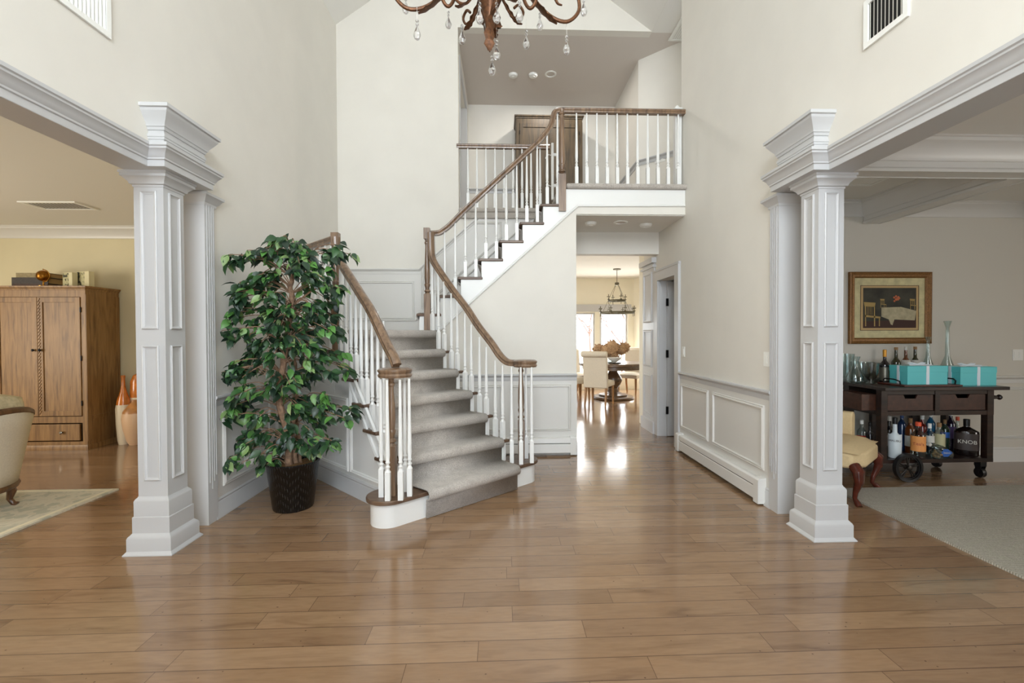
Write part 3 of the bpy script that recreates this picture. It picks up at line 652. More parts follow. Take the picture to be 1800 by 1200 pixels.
def railtube(pts, lateral):
    "handrail section swept with a fixed lateral (horizontal) direction"
    Pp = [V(p) for p in pts]; n = len(Pp); vs = []; k = len(RSEC); lat = V(lateral).normalized()
    for i in range(n):
        t = (Pp[min(i+1, n-1)]-Pp[max(i-1, 0)]).normalized(); w = lat.cross(t).normalized()
        if abs(t.z) < .999 and w.z < 0: w = -w
        if i and w.dot(pw) < 0: w = -w
        pw = w
        vs += [Pp[i]+lat*a+w*b for a, b in RSEC]
    fs = [(i*k+q, i*k+(q+1) % k, (i+1)*k+(q+1) % k, (i+1)*k+q) for i in range(n-1) for q in range(k)]
    fs += [tuple(range(k))[::-1], tuple(range((n-1)*k, n*k))]
    return MB().add(vs, fs)
def zrail(path, x, y):
    best = min(path, key=lambda p: (p.x-x)**2+(p.y-y)**2)
    ps = sorted(path, key=lambda p: (p.x-x)**2+(p.y-y)**2)[:2]
    a, b = ps; dd = V((b.x-a.x, b.y-a.y, 0)); L2 = dd.length_squared
    if L2 < 1e-8: return min(a.z, b.z)
    t = max(0, min(1, (V((x, y, 0))-V((a.x, a.y, 0))).dot(dd)/L2)); return a.z+(b.z-a.z)*t
# left rail of the lower flight
leftp = smoothpath([(-1.482, 4.172, 2.245), (-1.474, 4.163, 2.11), (-1.445, 4.131, 2.045), (-1.324, 3.987, 1.905), (-1.150, 3.783, 1.705), (-1.017, 3.626, 1.548), (-.851, 3.43, 1.296), (-.785, 3.352, 1.205), (-.755, 3.318, 1.145)])
latL = (leftp[20]-leftp[30]); latL.z = 0; latL = V((-latL.y, latL.x, 0))
P(railtube(leftp, latL), 'handrail', 'rail', ang=40)
nl = (-.800, 3.345)
m = MB().lathe([(.05, -.035), (.118, -.035), (.124, -.02), (.115, -.006), (.124, .008), (.124, .020), (.105, .030), (.04, .034)], (nl[0]+.025, nl[1]+.01, 1.095), 28); P(m, 'handrail_cap', 'rail')
newel(st, nl[0]+.0, nl[1]+.0, r1, 1.05, w=.030, box=.36, top='none')
for px, py in ((671, 872.5), (682, 879), (704.7, 878), (720.5, 871), (712.5, 863)):
    q = at(px, py, 3.3); d = q-V((0, 0, H)); q = V((0, 0, H))+d*((r1-H)/d.z); baluster(st, q.x, q.y, r1, 1.05)
# left balusters
for k in range(2, 7):
    a, b = FL[k], FL[k+1]; dd = (b-a).normalized(); inn = V((.70, .71, 0))*.055
    for f in (.30, .80):
        if k == 2 and f < .5: continue
        q = a+(b-a)*f+inn; baluster(st, q.x, q.y, r1*k, zrail(leftp, q.x, q.y)-.02, rot=.8)
NL = (-1.485, 4.175)
newel(st, NL[0], NL[1], LZ, 2.285, w=.033, box=.34, drop=.26)
# level rail of the landing to the left wall
lr = [V((NL[0], NL[1], 2.235)), V((XL+.01, 4.83, 2.235))]
P(railtube([lr[0], (lr[0]+lr[1])/2, lr[1]], (1, 1, 0)), 'handrail', 'rail', ang=40)
for i in range(7):
    q = lr[0].lerp(lr[1], (i+.8)/7.5); baluster(st, q.x, q.y, LZ+.003, 2.215, rot=.8)
# right rail of the lower flight
rightp = smoothpath([(-.765, 5.056, 2.49), (-.762, 5.053, 2.30), (-.750, 5.04, 2.215), (-.717, 5.012, 2.142), (-.613, 4.916, 1.99), (-.493, 4.806, 1.82), (-.351, 4.674, 1.64), (-.224, 4.557, 1.45), (-.094, 4.436, 1.285), (-.01, 4.358, 1.165), (.06, 4.295, 1.105), (.14, 4.235, 1.095), (.20, 4.20, 1.095)])
latR = rightp[24]-rightp[36]; latR = V((-latR.y, latR.x, 0))
P(railtube(rightp, latR), 'handrail', 'rail', ang=40)
m = MB().lathe([(.05, -.035), (.105, -.035), (.112, -.02), (.104, -.006), (.112, .008), (.112, .020), (.095, .030), (.04, .034)], (.222, 4.20, 1.10), 28); P(m, 'handrail_cap', 'rail')
newel(st, .185, 4.235, r1, 1.07, w=.030, box=.36, top='none')
for px, py in ((899.7, 813), (916, 815.3), (925, 804.8), (934.8, 813)):
    q = at(px, py, 4.1); d = q-V((0, 0, H)); q = V((0, 0, H))+d*((r1-H)/d.z); baluster(st, q.x, q.y, r1, 1.07)
for k in range(2, 8):
    a = FR[k]; b = FR[k+1] if k < 7 else FR[7]+V((-.10, .10, 0)); u, bb = nose(k); inn = -u*.05
    for f in (.18, .62):
        if k == 7 and f > .3: continue
        q = a+(b-a)*f+inn; baluster(st, q.x, q.y, r1*k if k < 7 else LZ+.01, zrail(rightp, q.x, q.y)-.02, rot=-.8)
NR = (-.815, 5.10)
newel(st, NR[0], NR[1], LZ+.0, 2.545, w=.033, box=.42)
# upper flight rail
upp = smoothpath([(-.79, 5.15, 2.497), (-.69, 5.15, 2.505), (-.629, 5.15, 2.54), (-.572, 5.15, 2.585), (-.505, 5.15, 2.652), (-.364, 5.15, 2.79), (-.092, 5.15, 3.045), (.181, 5.15, 3.295), (.391, 5.15, 3.490), (.50, 5.15, 3.605), (.575, 5.15, 3.715), (.603, 5.15, 3.81), (.622, 5.15, 3.865), (.68, 5.15, 3.885), (.72, 5.15, 3.885)])
P(railtube(upp, (0, 1, 0)), 'handrail', 'rail', ang=40)
for k in range(8, 15):
    for f in (.045, .163):
        x = tX(k)+.045+f-.01
        if k == 8 and f < .1: continue
        baluster(st, x, 5.15, tZ(k), zrail(upp, x, 5.15)-.02)
newel(st, .695, 5.13, 2.80, 3.885, w=.040, box=.36, top='none', drop=.055)
# ------------------------------------------------------------------ balcony railing (front) and guard railing (rear)
bl = thing('balcony_railing', 'upper balcony railing of white balusters ending at a white capped post', 'railing', (1.4, 5.15, 3.03))
def B(mb, name, m, par=None, **k): return mb.build(name, m, par or bl, **k)
B(railtube([V((.70, 5.15, 3.885)), V((1.4, 5.15, 3.885)), V((2.112, 5.15, 3.885))], (0, 1, 0)), 'handrail', 'rail', ang=40)
for i in range(11):
    x = at(1013.5+17.86*i, 300, 5.15).x; baluster(bl, x, 5.15, 3.055, 3.87)
m = MB().box(2.02, 2.09, 5.20, 5.27, 3.06, 3.95); m.prism([(2.01, 5.19, 3.95), (2.10, 5.19, 3.95), (2.10, 5.28, 3.95), (2.01, 5.28, 3.95)], (0, 0, .012)); m.lathe([(.045, 3.962), (.03, 3.985), (.006, 4.01)], (2.055, 5.235, 0), 4)
B(m, 'white_post', 'enamel', smooth=False)
# carpeted floor edges
m = MB().box(tX(15)+.06, XR+.012, YS-.055, YS+.12, 2.997, 3.055); B(m, 'carpet_edge', 'carpet', bev=.02)
gr = thing('guard_railing', 'short railing of white balusters at the far side of the stairwell before the armoire', 'railing', (0, 6.1, 3.03))
gz = 3.03
B(railtube([V((-.575, 6.10, 3.86)), V((0, 6.10, 3.86)), V((.66, 6.10, 3.86))], (0, 1, 0)), 'handrail', 'rail', gr, ang=40)
for i in range(9):
    x = at(822.5+15.85*i, 300, 6.10).x; baluster(gr, x, 6.10, 3.05, 3.845)
m = MB().box(-.548, .66, YB-.06, YB+.06, 2.975, 3.035); B(m, 'carpet_edge', 'carpet', gr, bev=.02)
# child gate folded open beside the top newel
g = thing('safety_gate', 'narrow white safety gate post with metal hooks beside the top of the stairs', 'gate', (.66, 5.7, 3.04))
G = lambda mb, n, m, **k: mb.build(n, m, g, **k)
G(MB().box(.635, .665, 5.66, 5.70, 3.04, 3.74), 'gate_post', 'enamel', bev=.004)
for z in (3.20, 3.58): G(MB().tube([(.64, 5.66, z), (.60, 5.64, z+.005), (.57, 5.64, z-.02), (.56, 5.64, z-.045)], .005, 6), 'hook', 'enamel'); G(MB().box(.665, .70, 5.66, 5.69, z, z+.03), 'latch', 'enamel')
# ------------------------------------------------------------------ fixtures on the building
def heater(name, label, c, L, along, out):
    t = thing(name, label, 'heater', c); a, o = V(along), V(out)
    Tm = Matrix(((a.x, o.x, 0, 0), (a.y, o.y, 0, 0), (0, 0, 1, 0), (0, 0, 0, 1)))
    body = MB().prism([(0, 0, .20), (0, .045, .205), (0, .065, .195), (0, .067, .145), (0, .060, .14), (0, .03, .155), (0, .0, .155)], (L, 0, 0), Tm)
    lpart(body, 'cover', 'heater', t, smooth=False)
    lpart(MB().prism([(0, .060, .135), (0, .068, .13), (0, .068, .035), (0, .060, .03)], (L, 0, 0), Tm), 'front_panel', 'heater', t, smooth=False)
    lpart(MB().box(0.02, L-.02, .01, .05, .05, .15, Tm), 'fin_element', 'darkgap', t, smooth=False)
    for x in (-.004, L-.066): lpart(MB().prism([(x, 0, .012), (x, .074, .012), (x, .074, .200), (x, .06, .212), (x, 0, .216)], (.07, 0, 0), Tm), 'end_cap', 'heater', t, smooth=False)
    return t
heater('baseboard_heater', 'long white baseboard heater along the panelled wall beside the side door', (XR, 3.52, 0), 1.70, (0, 1, 0), (-1, 0, 0))
heater('baseboard_heater', 'white baseboard heater under the stair wall at the foot of the hallway', (-.10, YS, 0), .94, (1, 0, 0), (0, -1, 0))
def grille(name, label, origin, u, v, w, h, n, frame=.03, cov=.30):
    t = thing(name, label, 'vent', origin); u, v = V(u), V(v); N = u.cross(v)
    Tm = Matrix(((u.x, v.x, N.x, 0), (u.y, v.y, N.y, 0), (u.z, v.z, N.z, 0), (0, 0, 0, 1)))
    f = MB()
    for a in ((0, w, 0, frame), (0, w, h-frame, h), (0, frame, frame, h-frame), (w-frame, w, frame, h-frame)): f.box(a[0], a[1], a[2], a[3], 0, .012, Tm)
    lpart(f, 'frame', 'white', t, smooth=False)
    lpart(MB().box(frame, w-frame, frame, h-frame, .0005, .002, Tm), 'backing', 'darkgap', t, smooth=False)
    s = MB(); p_ = (w-2*frame)/n
    for i in range(n):
        x = frame+p_*(i+.5); s.prism([(x-p_*cov, frame, .003), (x+p_*(cov-.08), frame, .009), (x+p_*cov, frame, .010), (x-p_*(cov-.08), frame, .004)], (0, h-2*frame, 0), Tm)
    lpart(s, 'slat', 'white', t, smooth=False); return t
grille('wall_vent', 'white slatted air vent high on the wall above the living room opening', (XL+.001, 1.975, 2.985), (0, 1, 0), (0, 0, 1), .62, .26, 24)
grille('wall_vent', 'white slatted air vent high on the wall above the dining room opening', (XR-.001, 2.565, 2.995), (0, -1, 0), (0, 0, 1), .285, .27, 9)
grille('ceiling_vent', 'flat white ceiling vent in the living room ceiling', (-5.05, 5.28, 2.779), (1, 0, 0), (0, -1, 0), .58, .30, 14, cov=.56)
grille('ceiling_vent', 'dark slatted ceiling vent between the coffer beams of the dining room', (3.02, 4.05, 2.719), (1, 0, 0), (0, -1, 0), .36, .20, 8)
grille('ceiling_vent', 'slatted return vent in the upper hall ceiling beside the vault', (2.32, 6.25, CZ), (1, 0, 0), (0, -1, 0), .45, .62, 14, cov=.4)
def disc(name, label, cat, x, y, z, r, kind):
    t = thing(name, label, cat, (x, y, z))
    if kind == 'detector':
        lpart(MB().lathe([(r, 0), (r, -.012), (r*.85, -.03), (r*.5, -.036), (.01, -.036)], seg=24), 'housing', 'white', t)
        lpart(MB().lathe([(r*.35, -.036), (r*.35, -.041), (.005, -.041)], seg=16), 'sensor_cap', 'white', t)
    else:
        lpart(MB().lathe([(r, 0), (r, -.008), (r*.75, -.010), (r*.70, -.001)], seg=28), 'trim_ring', 'white', t)
        lpart(MB().lathe([(r*.7, -.002), (.005, -.003)], seg=20), 'lens', 'hallceil', t)
q = [V((.209, 7.15, CZ)), V((.519, 7.14, CZ)), V((.792, 7.116, CZ))]
disc('smoke_detector', 'plain round detector on the upper hall ceiling, farthest from the recessed light', 'detector', *q[0], .07, 'detector')
disc('smoke_detector', 'round detector between its twin and the recessed light on the upper hall ceiling', 'detector', *q[1], .07, 'detector')
disc('recessed_light', 'recessed ceiling light beside two detectors in the upper hall', 'ceiling light', *q[2], .09, 'light')
disc('smoke_detector', 'round white detector under the balcony nearest the stair wall', 'detector', 1.089, 5.487, 2.712, .07, 'detector')
disc('recessed_light', 'recessed ceiling light in the middle of the soffit under the balcony', 'ceiling light', 1.447, 5.451, 2.712, .085, 'light')
disc('smoke_detector', 'round white detector under the balcony nearest the side door wall', 'detector', 1.786, 5.556, 2.712, .075, 'detector')
def plate(name, label, cat, c, u, w, h, n, kind):
    "c: lower corner, u: direction along the wall; z up"
    t = thing(name, label, cat, c); u = V(u); v = V((0, 0, 1)); N = u.cross(v)
    Tm = Matrix(((u.x, v.x, N.x, 0), (u.y, v.y, N.y, 0), (u.z, v.z, N.z, 0), (0, 0, 0, 1)))
    lpart(MB().box(0, w, 0, h, 0, .006, Tm), 'plate', 'white', t, bev=.002, smooth=False)
    for i in range(n):
        x = w*(i+.5)/n
        if kind == 'switch': lpart(MB().box(x-.016, x+.016, h*.22, h*.78, .006, .010, Tm), 'rocker', 'white', t, smooth=False)
        else:
            for z in (.3, .7): lpart(MB().box(x-.013, x+.013, h*z-.012, h*z+.012, .006, .0075, Tm), 'socket', 'white', t, smooth=False)
    return t
plate('light_switch', 'white light switch on the wall beside the dining room pilaster', 'light switch', (XR-.001, 3.56, 1.105), (0, -1, 0), .075, .115, 1, 'switch')
plate('light_switch', 'white light switch beside the side door casing', 'light switch', (XR-.001, 5.20, 1.10), (0, -1, 0), .075, .115, 1, 'switch')
plate('light_switch', 'double switch plate on the dining room wall beyond the bar cart', 'light switch', (at(1779, 630, 4.6).x, 4.599, 1.07), (1, 0, 0), .115, .115, 2, 'switch')
plate('light_switch', 'double switch plate on the angled upper hall wall', 'light switch', tuple(V((2.05, 6.72, 0)).lerp(V((3.2, 5.6, 0)), .16)[:2])+(3.82,), (1.15/1.605, -1.12/1.605, 0), .16, .115, 2, 'switch')
o = plate('wall_outlet', 'wall outlet with a plugged in white air freshener low behind the ficus', 'outlet', (XL+.007, 3.83, .30), (0, 1, 0), .075, .115, 1, 'outlet')
lpart(MB().box(.015, .06, -.005, .055, .007, .07, Matrix(((0, 0, 1, 0), (1, 0, 0, 0), (0, 1, 0, 0), (0, 0, 0, 1)))), 'plug_in', 'white', o, bev=.008)
# chair rail on the angled hall wall
m = MB()
a, b = V((2.05, 6.72, 0)), V((3.2, 5.60, 0)); dn = (b-a).normalized()
m.sweep([b+V((0, 0, 3.93)), a+V((0, 0, 3.93)), V((2.05, 8.1, 3.93))], (0, 0, 1), P_RAIL) if V((0, 0, 1)).cross(a-b).y < 0 else m.sweep([V((2.05, 8.1, 3.93)), a+V((0, 0, 3.93)), b+V((0, 0, 3.93))], (0, 0, 1), P_RAIL)
m.sweep([(2.05, 8.1, 3.93), (-.56, 8.1, 3.93)], (0, 0, 1), P_RAIL)
trim(m)
# ------------------------------------------------------------------ rugs
rl = tag(MB().box(-7.0, -3.40, 1.4, 4.16, .0, .012).build('area_rug', rug_mat('floral_rug', lin(204, 198, 180), lin(166, 168, 152), lin(188, 180, 158)), smooth=False), 'cream and sage floral rug under the barrel chair', 'rug')
q = MB()
for a in ((-3.46, -3.43, 1.42, 4.14), (-7.0, -3.43, 4.11, 4.14)): q.box(a[0], a[1], a[2], a[3], .0121, .0135)
q.build('border_stripe', mat('rug_border', lin(222, 214, 190), .95), rl, smooth=False)
tag(MB().box(2.885, 6.2, -.6, 3.84, 0, .014).build('area_rug', rug_mat('herringbone_rug', lin(168, 162, 148), lin(188, 182, 168), lin(138, 134, 122), True), smooth=False), 'grey woven rug with a fine zigzag in front of the bar cart', 'rug')
# ------------------------------------------------------------------ armoires
def armoire(label, loc, sc=1, rope=True):
    t = thing('armoire', label, 'armoire', loc); w, d, h = 1.10, .475, 1.965
    L = lambda mb, n, m='armoire', **k: lpart(mb, n, m, t, **k)
    b = MB().box(-w/2, -w/2+.03, 0, d, .06, h-.04); b.box(w/2-.03, w/2, 0, d, .06, h-.04); b.box(-w/2, w/2, d-.02, d, .06, h-.04); b.box(-w/2, w/2, 0, d, .36, .40); b.box(-w/2, w/2, 0, d, .06, .09)
    b.box(-w/2, -w/2+.055, -.002, .02, .06, h-.04); b.box(w/2-.055, w/2, -.002, .02, .06, h-.04); b.box(-w/2, w/2, -.002, .02, h-.13, h-.04); b.box(-w/2, w/2, -.002, .02, .055, .10); b.box(-w/2, w/2, -.002, .02, .325, .40)
    for xx in (w/2+.001, -w/2-.001): b.box(xx-.004, xx+.004, .0, .06, .10, h-.1); b.box(xx-.004, xx+.004, d-.06, d, .10, h-.1); b.box(xx-.004, xx+.004, 0, d, .36, .40)
    L(b, 'carcass', smooth=False)
    c = MB().sweep([(-w/2, d, h-.05), (-w/2, -.004, h-.05), (w/2, -.004, h-.05), (w/2, d, h-.05)], (0, 0, -1), [(0, 0), (.006, -.0), (.012, -.02), (.026, -.03), (.030, -.05), (0, -.05)]); c.box(-w/2-.028, w/2+.028, -.03, d, h-.004, h)
    L(c, 'cornice')
    p = MB().sweep([(-w/2, d, 0), (-w/2, -.004, 0), (w/2, -.004, 0), (w/2, d, 0)], (0, 0, -1), [(0, 0), (.012, 0), (.012, -.045), (.004, -.06), (0, -.06)]); L(p, 'plinth')
    for sx in (-1, 1):
        x0, x1 = (-w/2+.057, -.003) if sx < 0 else (.003, w/2-.057); z0, z1 = .41, h-.135
        dr = MB().box(x0, x1, -.002, .016, z0, z1)
        for a in ((x0, x0+.06, z0, z1), (x1-.06, x1, z0, z1), (x0, x1, z0, z0+.06), (x0, x1, z1-.06, z1)): dr.box(a[0], a[1], -.012, -.001, a[2], a[3])
        dd = L(dr, 'door', bev=.002, smooth=False)
        kx = x1-.035 if sx < 0 else x0+.035
        kn = MB().lathe([(.006, 0), (.006, .012), (.016, .018), (.016, .024), (.008, .03), (.002, .03)], seg=12, T=Matrix.Translation(V((kx, -.012, 1.20))) @ Matrix.Rotation(PI/2, 4, 'X')).build('knob', 'darkmetal'); kn.parent = dd
        hx = x0-.002 if sx < 0 else x1+.002
        for z in (z0+.15, (z0+z1)/2-.02, z1-.15): hg = MB().box(hx-.004, hx+.006, -.014, -.002, z-.03, z+.03).build('hinge', 'darkmetal', smooth=False); hg.parent = dd
        if sx > 0:
            ro = MB()
            for i in range(34): z = z0+.02+i*(z1-z0-.04)/34; ro.prism([(x0+.008, -.018, z), (x0+.032, -.018, z+.035), (x0+.032, -.018, z+.05), (x0+.008, -.018, z+.015)], (0, .008, 0))
            rr_ = ro.build('rope_carving', 'armoire', smooth=False); rr_.parent = dd
    dw = L(MB().box(-w/2+.08, w/2-.08, -.014, .01, .115, .31), 'drawer', bev=.004, smooth=False)
    for x in (-.27, .27):
        kn = MB().lathe([(.007, 0), (.006, .012), (.017, .018), (.019, .026), (.010, .034), (.002, .034)], seg=12, T=Matrix.Translation(V((x, -.014, .215))) @ Matrix.Rotation(PI/2, 4, 'X')).build('knob', mat('steel_knob', lin(150, 145, 135), .25, 1)); kn.parent = dw
    return t
armoire('brown oak armoire with twin doors standing by the yellow wall, books and globe on top', (-5.52, 5.655, 0))
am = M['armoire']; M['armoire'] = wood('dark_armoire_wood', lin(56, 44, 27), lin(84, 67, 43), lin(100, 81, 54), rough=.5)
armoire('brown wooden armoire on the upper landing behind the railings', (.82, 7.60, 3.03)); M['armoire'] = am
# things on top of the armoire
TZ = 1.966
def book(name, label, x, y, z, w, d, h, m, rz=0, up=False, group=None):
    t = thing(name, label, 'book', (x, y, z), rz, group)
    if not up:
        c = MB().box(-w/2, w/2, -d/2, d/2, 0, .006); c.box(-w/2, w/2, -d/2, d/2, h-.006, h); c.box(-w/2, w/2, -d/2, -d/2+.008, 0, h); lpart(c, 'cover', m, t, smooth=False)
        lpart(MB().box(-w/2+.008, w/2-.008, -d/2+.008, d/2-.006, .006, h-.006), 'pages', 'page', t, smooth=False)
    return t
M['page'] = mat('page_edges', lin(170, 140, 92), .9); M['bk1'] = mat('dark_leather', lin(52, 42, 36), .6, noise=.5, ns=60); M['bk2'] = mat('worn_linen_cover', lin(150, 136, 104), .85, noise=.3, ns=40)
M['bk3'] = mat('brown_leather', lin(74, 50, 40), .6, noise=.4, ns=40)
yb = 5.87
book('book', 'lowest dark book of the stack behind the globe', at(71, 480, yb).x, yb, TZ, .42, .26, .035, 'bk3')
book('book', 'middle black book of the stack behind the globe', at(70, 480, yb).x, yb, TZ+.036, .41, .25, .075, 'bk1', .03)
book('book', 'topmost pale cloth book of the stack behind the globe', at(74, 480, yb).x, yb, TZ+.112, .38, .24, .055, 'bk2', -.02)
gl = thing('globe', 'small brass globe on a stand in front of stacked old books', 'globe', (at(76, 480, 5.70).x, 5.70, TZ))
lpart(MB().lathe([(.05, 0), (.05, .006), (.02, .012), (.008, .018), (.007, .05), (.004, .06)], seg=20), 'stand', 'brass', gl)
lpart(MB().ball((0, 0, .125), .066, 24, 14), 'sphere', mat('antique_gold', lin(150, 100, 32), .3, .9, noise=.4, ns=40), gl)
lpart(MB().tube([(.075*math.sin(a)*.95, .0, .125-.075*math.cos(a)) for a in [i*PI/14 for i in range(15)]], .005, 8), 'meridian', 'brass', gl)
lpart(MB().ball((.0, 0, .203), .007, 8, 5), 'finial', 'brass', gl)
ph = mat('old_engraving', lin(206, 200, 160), .8)
t_ = NT('engraved_page'); nn = t_.n('ShaderNodeTexNoise'); nn.inputs['Scale'].default_value = 22; nn.inputs['Detail'].default_value = 5
g_ = t_.n('ShaderNodeNewGeometry'); t_.l(g_.outputs['Position'], nn.inputs['Vector']); t_.l(t_.ramp(nn.outputs[0], [(.46, lin(62, 62, 48)), (.52, lin(190, 184, 142))]), t_.b.inputs['Base Color']); M['engr'] = t_.m; M['ivory'] = mat('ivory_page', lin(214, 206, 168), .8)
for i, (x, w, h, lab) in enumerate(((at(126, 480, 5.82).x, .15, .175, 'smaller standing cream book with an engraved front, beside the globe stack'), (at(153, 480, 5.86).x, .19, .195, 'larger standing cream book with an engraved front at the armoire end'))):
    b = thing('decorative_book', lab, 'book', (x, 5.80+.04*i, TZ), -.25)
    lpart(MB().box(-w/2, w/2, -.03, .03, 0, h), 'cover', 'ivory', b, smooth=False, bev=.003)
    lpart(MB().box(-w/2+.008, w*.12, -.0315, -.0305, .012, h-.008), 'engraving', 'engr', b, smooth=False)
# vases
def vase(label, x, y, prof, cut, m1, m2, grp):
    t = thing('floor_vase', label, 'vase', (x, y, 0), 0, grp)
    lo = [p for p in prof if p[1] <= cut]; hi = [p for p in prof if p[1] >= cut]
    def ev(z):
        for (r0, z0), (r1_, z1) in zip(prof, prof[1:]):
            if z0 <= z <= z1: return r0+(r1_-r0)*(z-z0)/(z1-z0)
    c = (ev(cut), cut); lo = lo+[c] if lo[-1][1] < cut else lo; hi = [c]+hi if hi[0][1] > cut else hi
    lpart(MB().lathe(lo, seg=24), 'body', m1, t); lpart(MB().lathe(hi, seg=24), 'glazed_neck', m2, t)
M['van'] = mat('cream_ceramic', lin(218, 204, 176), .35); M['vor'] = mat('amber_glaze', lin(206, 120, 48), .2, noise=.35, ns=14, coat=.4); M['vpk'] = mat('blush_ceramic', lin(204, 168, 132), .45); M['vbr'] = mat('tan_glaze', lin(170, 116, 62), .35, noise=.3, ns=14)
vase('tall slender bottle vase, cream below and amber glaze above, beside the armoire', -4.77, 5.93, [(.055, 0), (.065, .05), (.078, .25), (.082, .45), (.066, .56), (.035, .66), (.022, .74), (.019, .82), (.024, .86), (.016, .87)], .50, 'van', 'vor', 'floor vases')
vase('second tallest vase with amber shoulder standing behind the others against the wall', -4.66, 6.04, [(.05, 0), (.07, .1), (.088, .4), (.095, .62), (.09, .78), (.06, .86), (.03, .88)], .58, 'van', 'vor', 'floor vases')
vase('short round blush vase with tan shoulder in front of the white column', -4.61, 5.90, [(.06, 0), (.085, .05), (.12, .2), (.135, .33), (.12, .42), (.07, .49), (.035, .53), (.03, .56)], .40, 'vpk', 'vbr', 'floor vases')
# ------------------------------------------------------------------ barrel chair with cushion (living room)
bc = thing('barrel_chair', 'cream upholstered barrel chair with exposed walnut rim and carved legs on the floral rug', 'armchair', (-4.27, 3.65, .0135))
def rim(t):
    a = math.radians(-135+270*t)
    return a, .48+.28*max(0, math.cos(a*.5))**3
def shell(mb, r0, r1_, inner=False):
    n = 28
    def f(u, v):
        a, zt = rim(u); z = .16+(zt-.16)*v; r = r0+(r1_-r0)*v
        return (math.cos(a)*r, math.sin(a)*r*.95, z)
    return mb.grid(n, 6, f)
lpart(shell(MB(), .36, .46), 'outer_shell', 'fabric', bc, thick=.05, recalc=True)
lpart(MB().tube([(math.cos(rim(i/27)[0])*.462, math.sin(rim(i/27)[0])*.44, rim(i/27)[1]+.012) for i in range(28)], .030, 8), 'top_rim', 'sofawood', bc)
lpart(MB().tube([(math.cos(rim(i/27)[0])*.372, math.sin(rim(i/27)[0])*.355, .155) for i in range(28)], .028, 8), 'seat_rail', 'sofawood', bc)
lpart(MB().lathe([(.02, .17), (.36, .17), (.38, .26), (.37, .40), (.33, .44), (.02, .45)], seg=28), 'seat_cushion', 'fabric', bc)
for a in (25, 130, -130, -48):
    ca, sa = math.cos(math.radians(a)), math.sin(math.radians(a))
    lpart(MB().tube([(ca*.35, sa*.33, .16), (ca*.37, sa*.35, .11), (ca*.355, sa*.34, .05), (ca*.375, sa*.36, .012), (ca*.40, sa*.38, .0)], [.035, .03, .019, .018, .022], 10), 'leg', 'sofawood', bc)
M['pillow'] = mat('ruched_linen', lin(190, 178, 146), .95, noise=.25, ns=45)
m = MB().grid(13, 13, lambda u, v: ((u-.5)*.34*(1-.10*(2*v-1)**2), 0, (v-.5)*.32*(1-.1*(2*u-1)**2)))
pb_ = m.v
front = [(p[0], -.07*((1-(2*(k % 13)/12-1)**4)*(1-(2*(k//13)/12-1)**4))**.5, p[2]) for k, p in enumerate(pb_)]
backp = [(p[0], .07*((1-(2*(k % 13)/12-1)**4)*(1-(2*(k//13)/12-1)**4))**.5, p[2]) for k, p in enumerate(pb_)]
mm = MB().add(front, m.f); mm.add(backp, m.f)
cu = tag(mm.build('throw_pillow', 'pillow'), 'ruched linen pillow leaning inside the barrel chair', 'pillow')
cu.location = at(-6, 728, 3.68); cu.rotation_euler = (-.2, .2, 1.35)
# ------------------------------------------------------------------ framed picture
pc = thing('framed_painting', 'gilt framed painting of a white draped table with chairs above the bar cart', 'painting', (4.045, 4.60, 1.625))
PW, PH = .440, .372
def pr_(mb, n, m, par=None, **k): o = mb.build(n, m, None, **k); o.parent = par or pc; return o
GF = mat('gilt_frame', lin(136, 96, 52), .45, .35, noise=.45, ns=120)
pr_(MB().sweep([(-PW, -.002, -PH), (PW, -.002, -PH), (PW, -.002, PH), (-PW, -.002, PH)], (0, -1, 0), [(0, 0), (0, .03), (.012, .036), (.03, .026), (.048, .028), (.062, .014), (.062, 0)], True), 'frame', GF)
pr_(MB().box(-PW+.05, PW-.05, -.010, -.004, -PH+.05, PH-.05), 'mat_board', mat('marbled_mat', lin(206, 196, 152), .8, noise=.22, ns=16), smooth=False)
pr_(MB().sweep([(-.315, -.010, -.235), (.315, -.010, -.235), (.315, -.010, .235), (-.315, -.010, .235)], (0, -1, 0), [(0, 0), (0, .003), (.006, .003), (.006, 0)], True), 'inner_fillet', mat('dark_fillet', lin(96, 66, 34), .5))
pr_(MB().box(-.307, .307, -.012, -.010, -.228, .228), 'inner_mat', mat('pale_mat', lin(190, 160, 112), .7), smooth=False)
pic = pr_(MB().box(-.285, .285, -.013, -.012, -.208, .208), 'picture', mat('dark_canvas', lin(58, 56, 46), .7, noise=.5, ns=9), smooth=False)
def pf(polys, m, n, dy=.0148):
    mb = MB()
    for p in polys: mb.prism([(x, -dy, z) for x, z in p], (0, .0004, 0))
    pr_(mb, n, m, pic, smooth=False)
pf([[(-.285, -.208), (.285, -.208), (.285, -.12), (-.285, -.14)]], mat('painted_floor', lin(66, 44, 38), .8), 'painted_floor', .0142)
pf([[(-.09, .005), (.12, .01), (.285, -.03), (.27, -.13), (.05, -.12), (.03, -.18), (.01, -.17), (-.01, -.12), (-.09, -.09)]], mat('painted_cloth', lin(178, 168, 138), .8, noise=.2, ns=30), 'painted_cloth')
ch = []
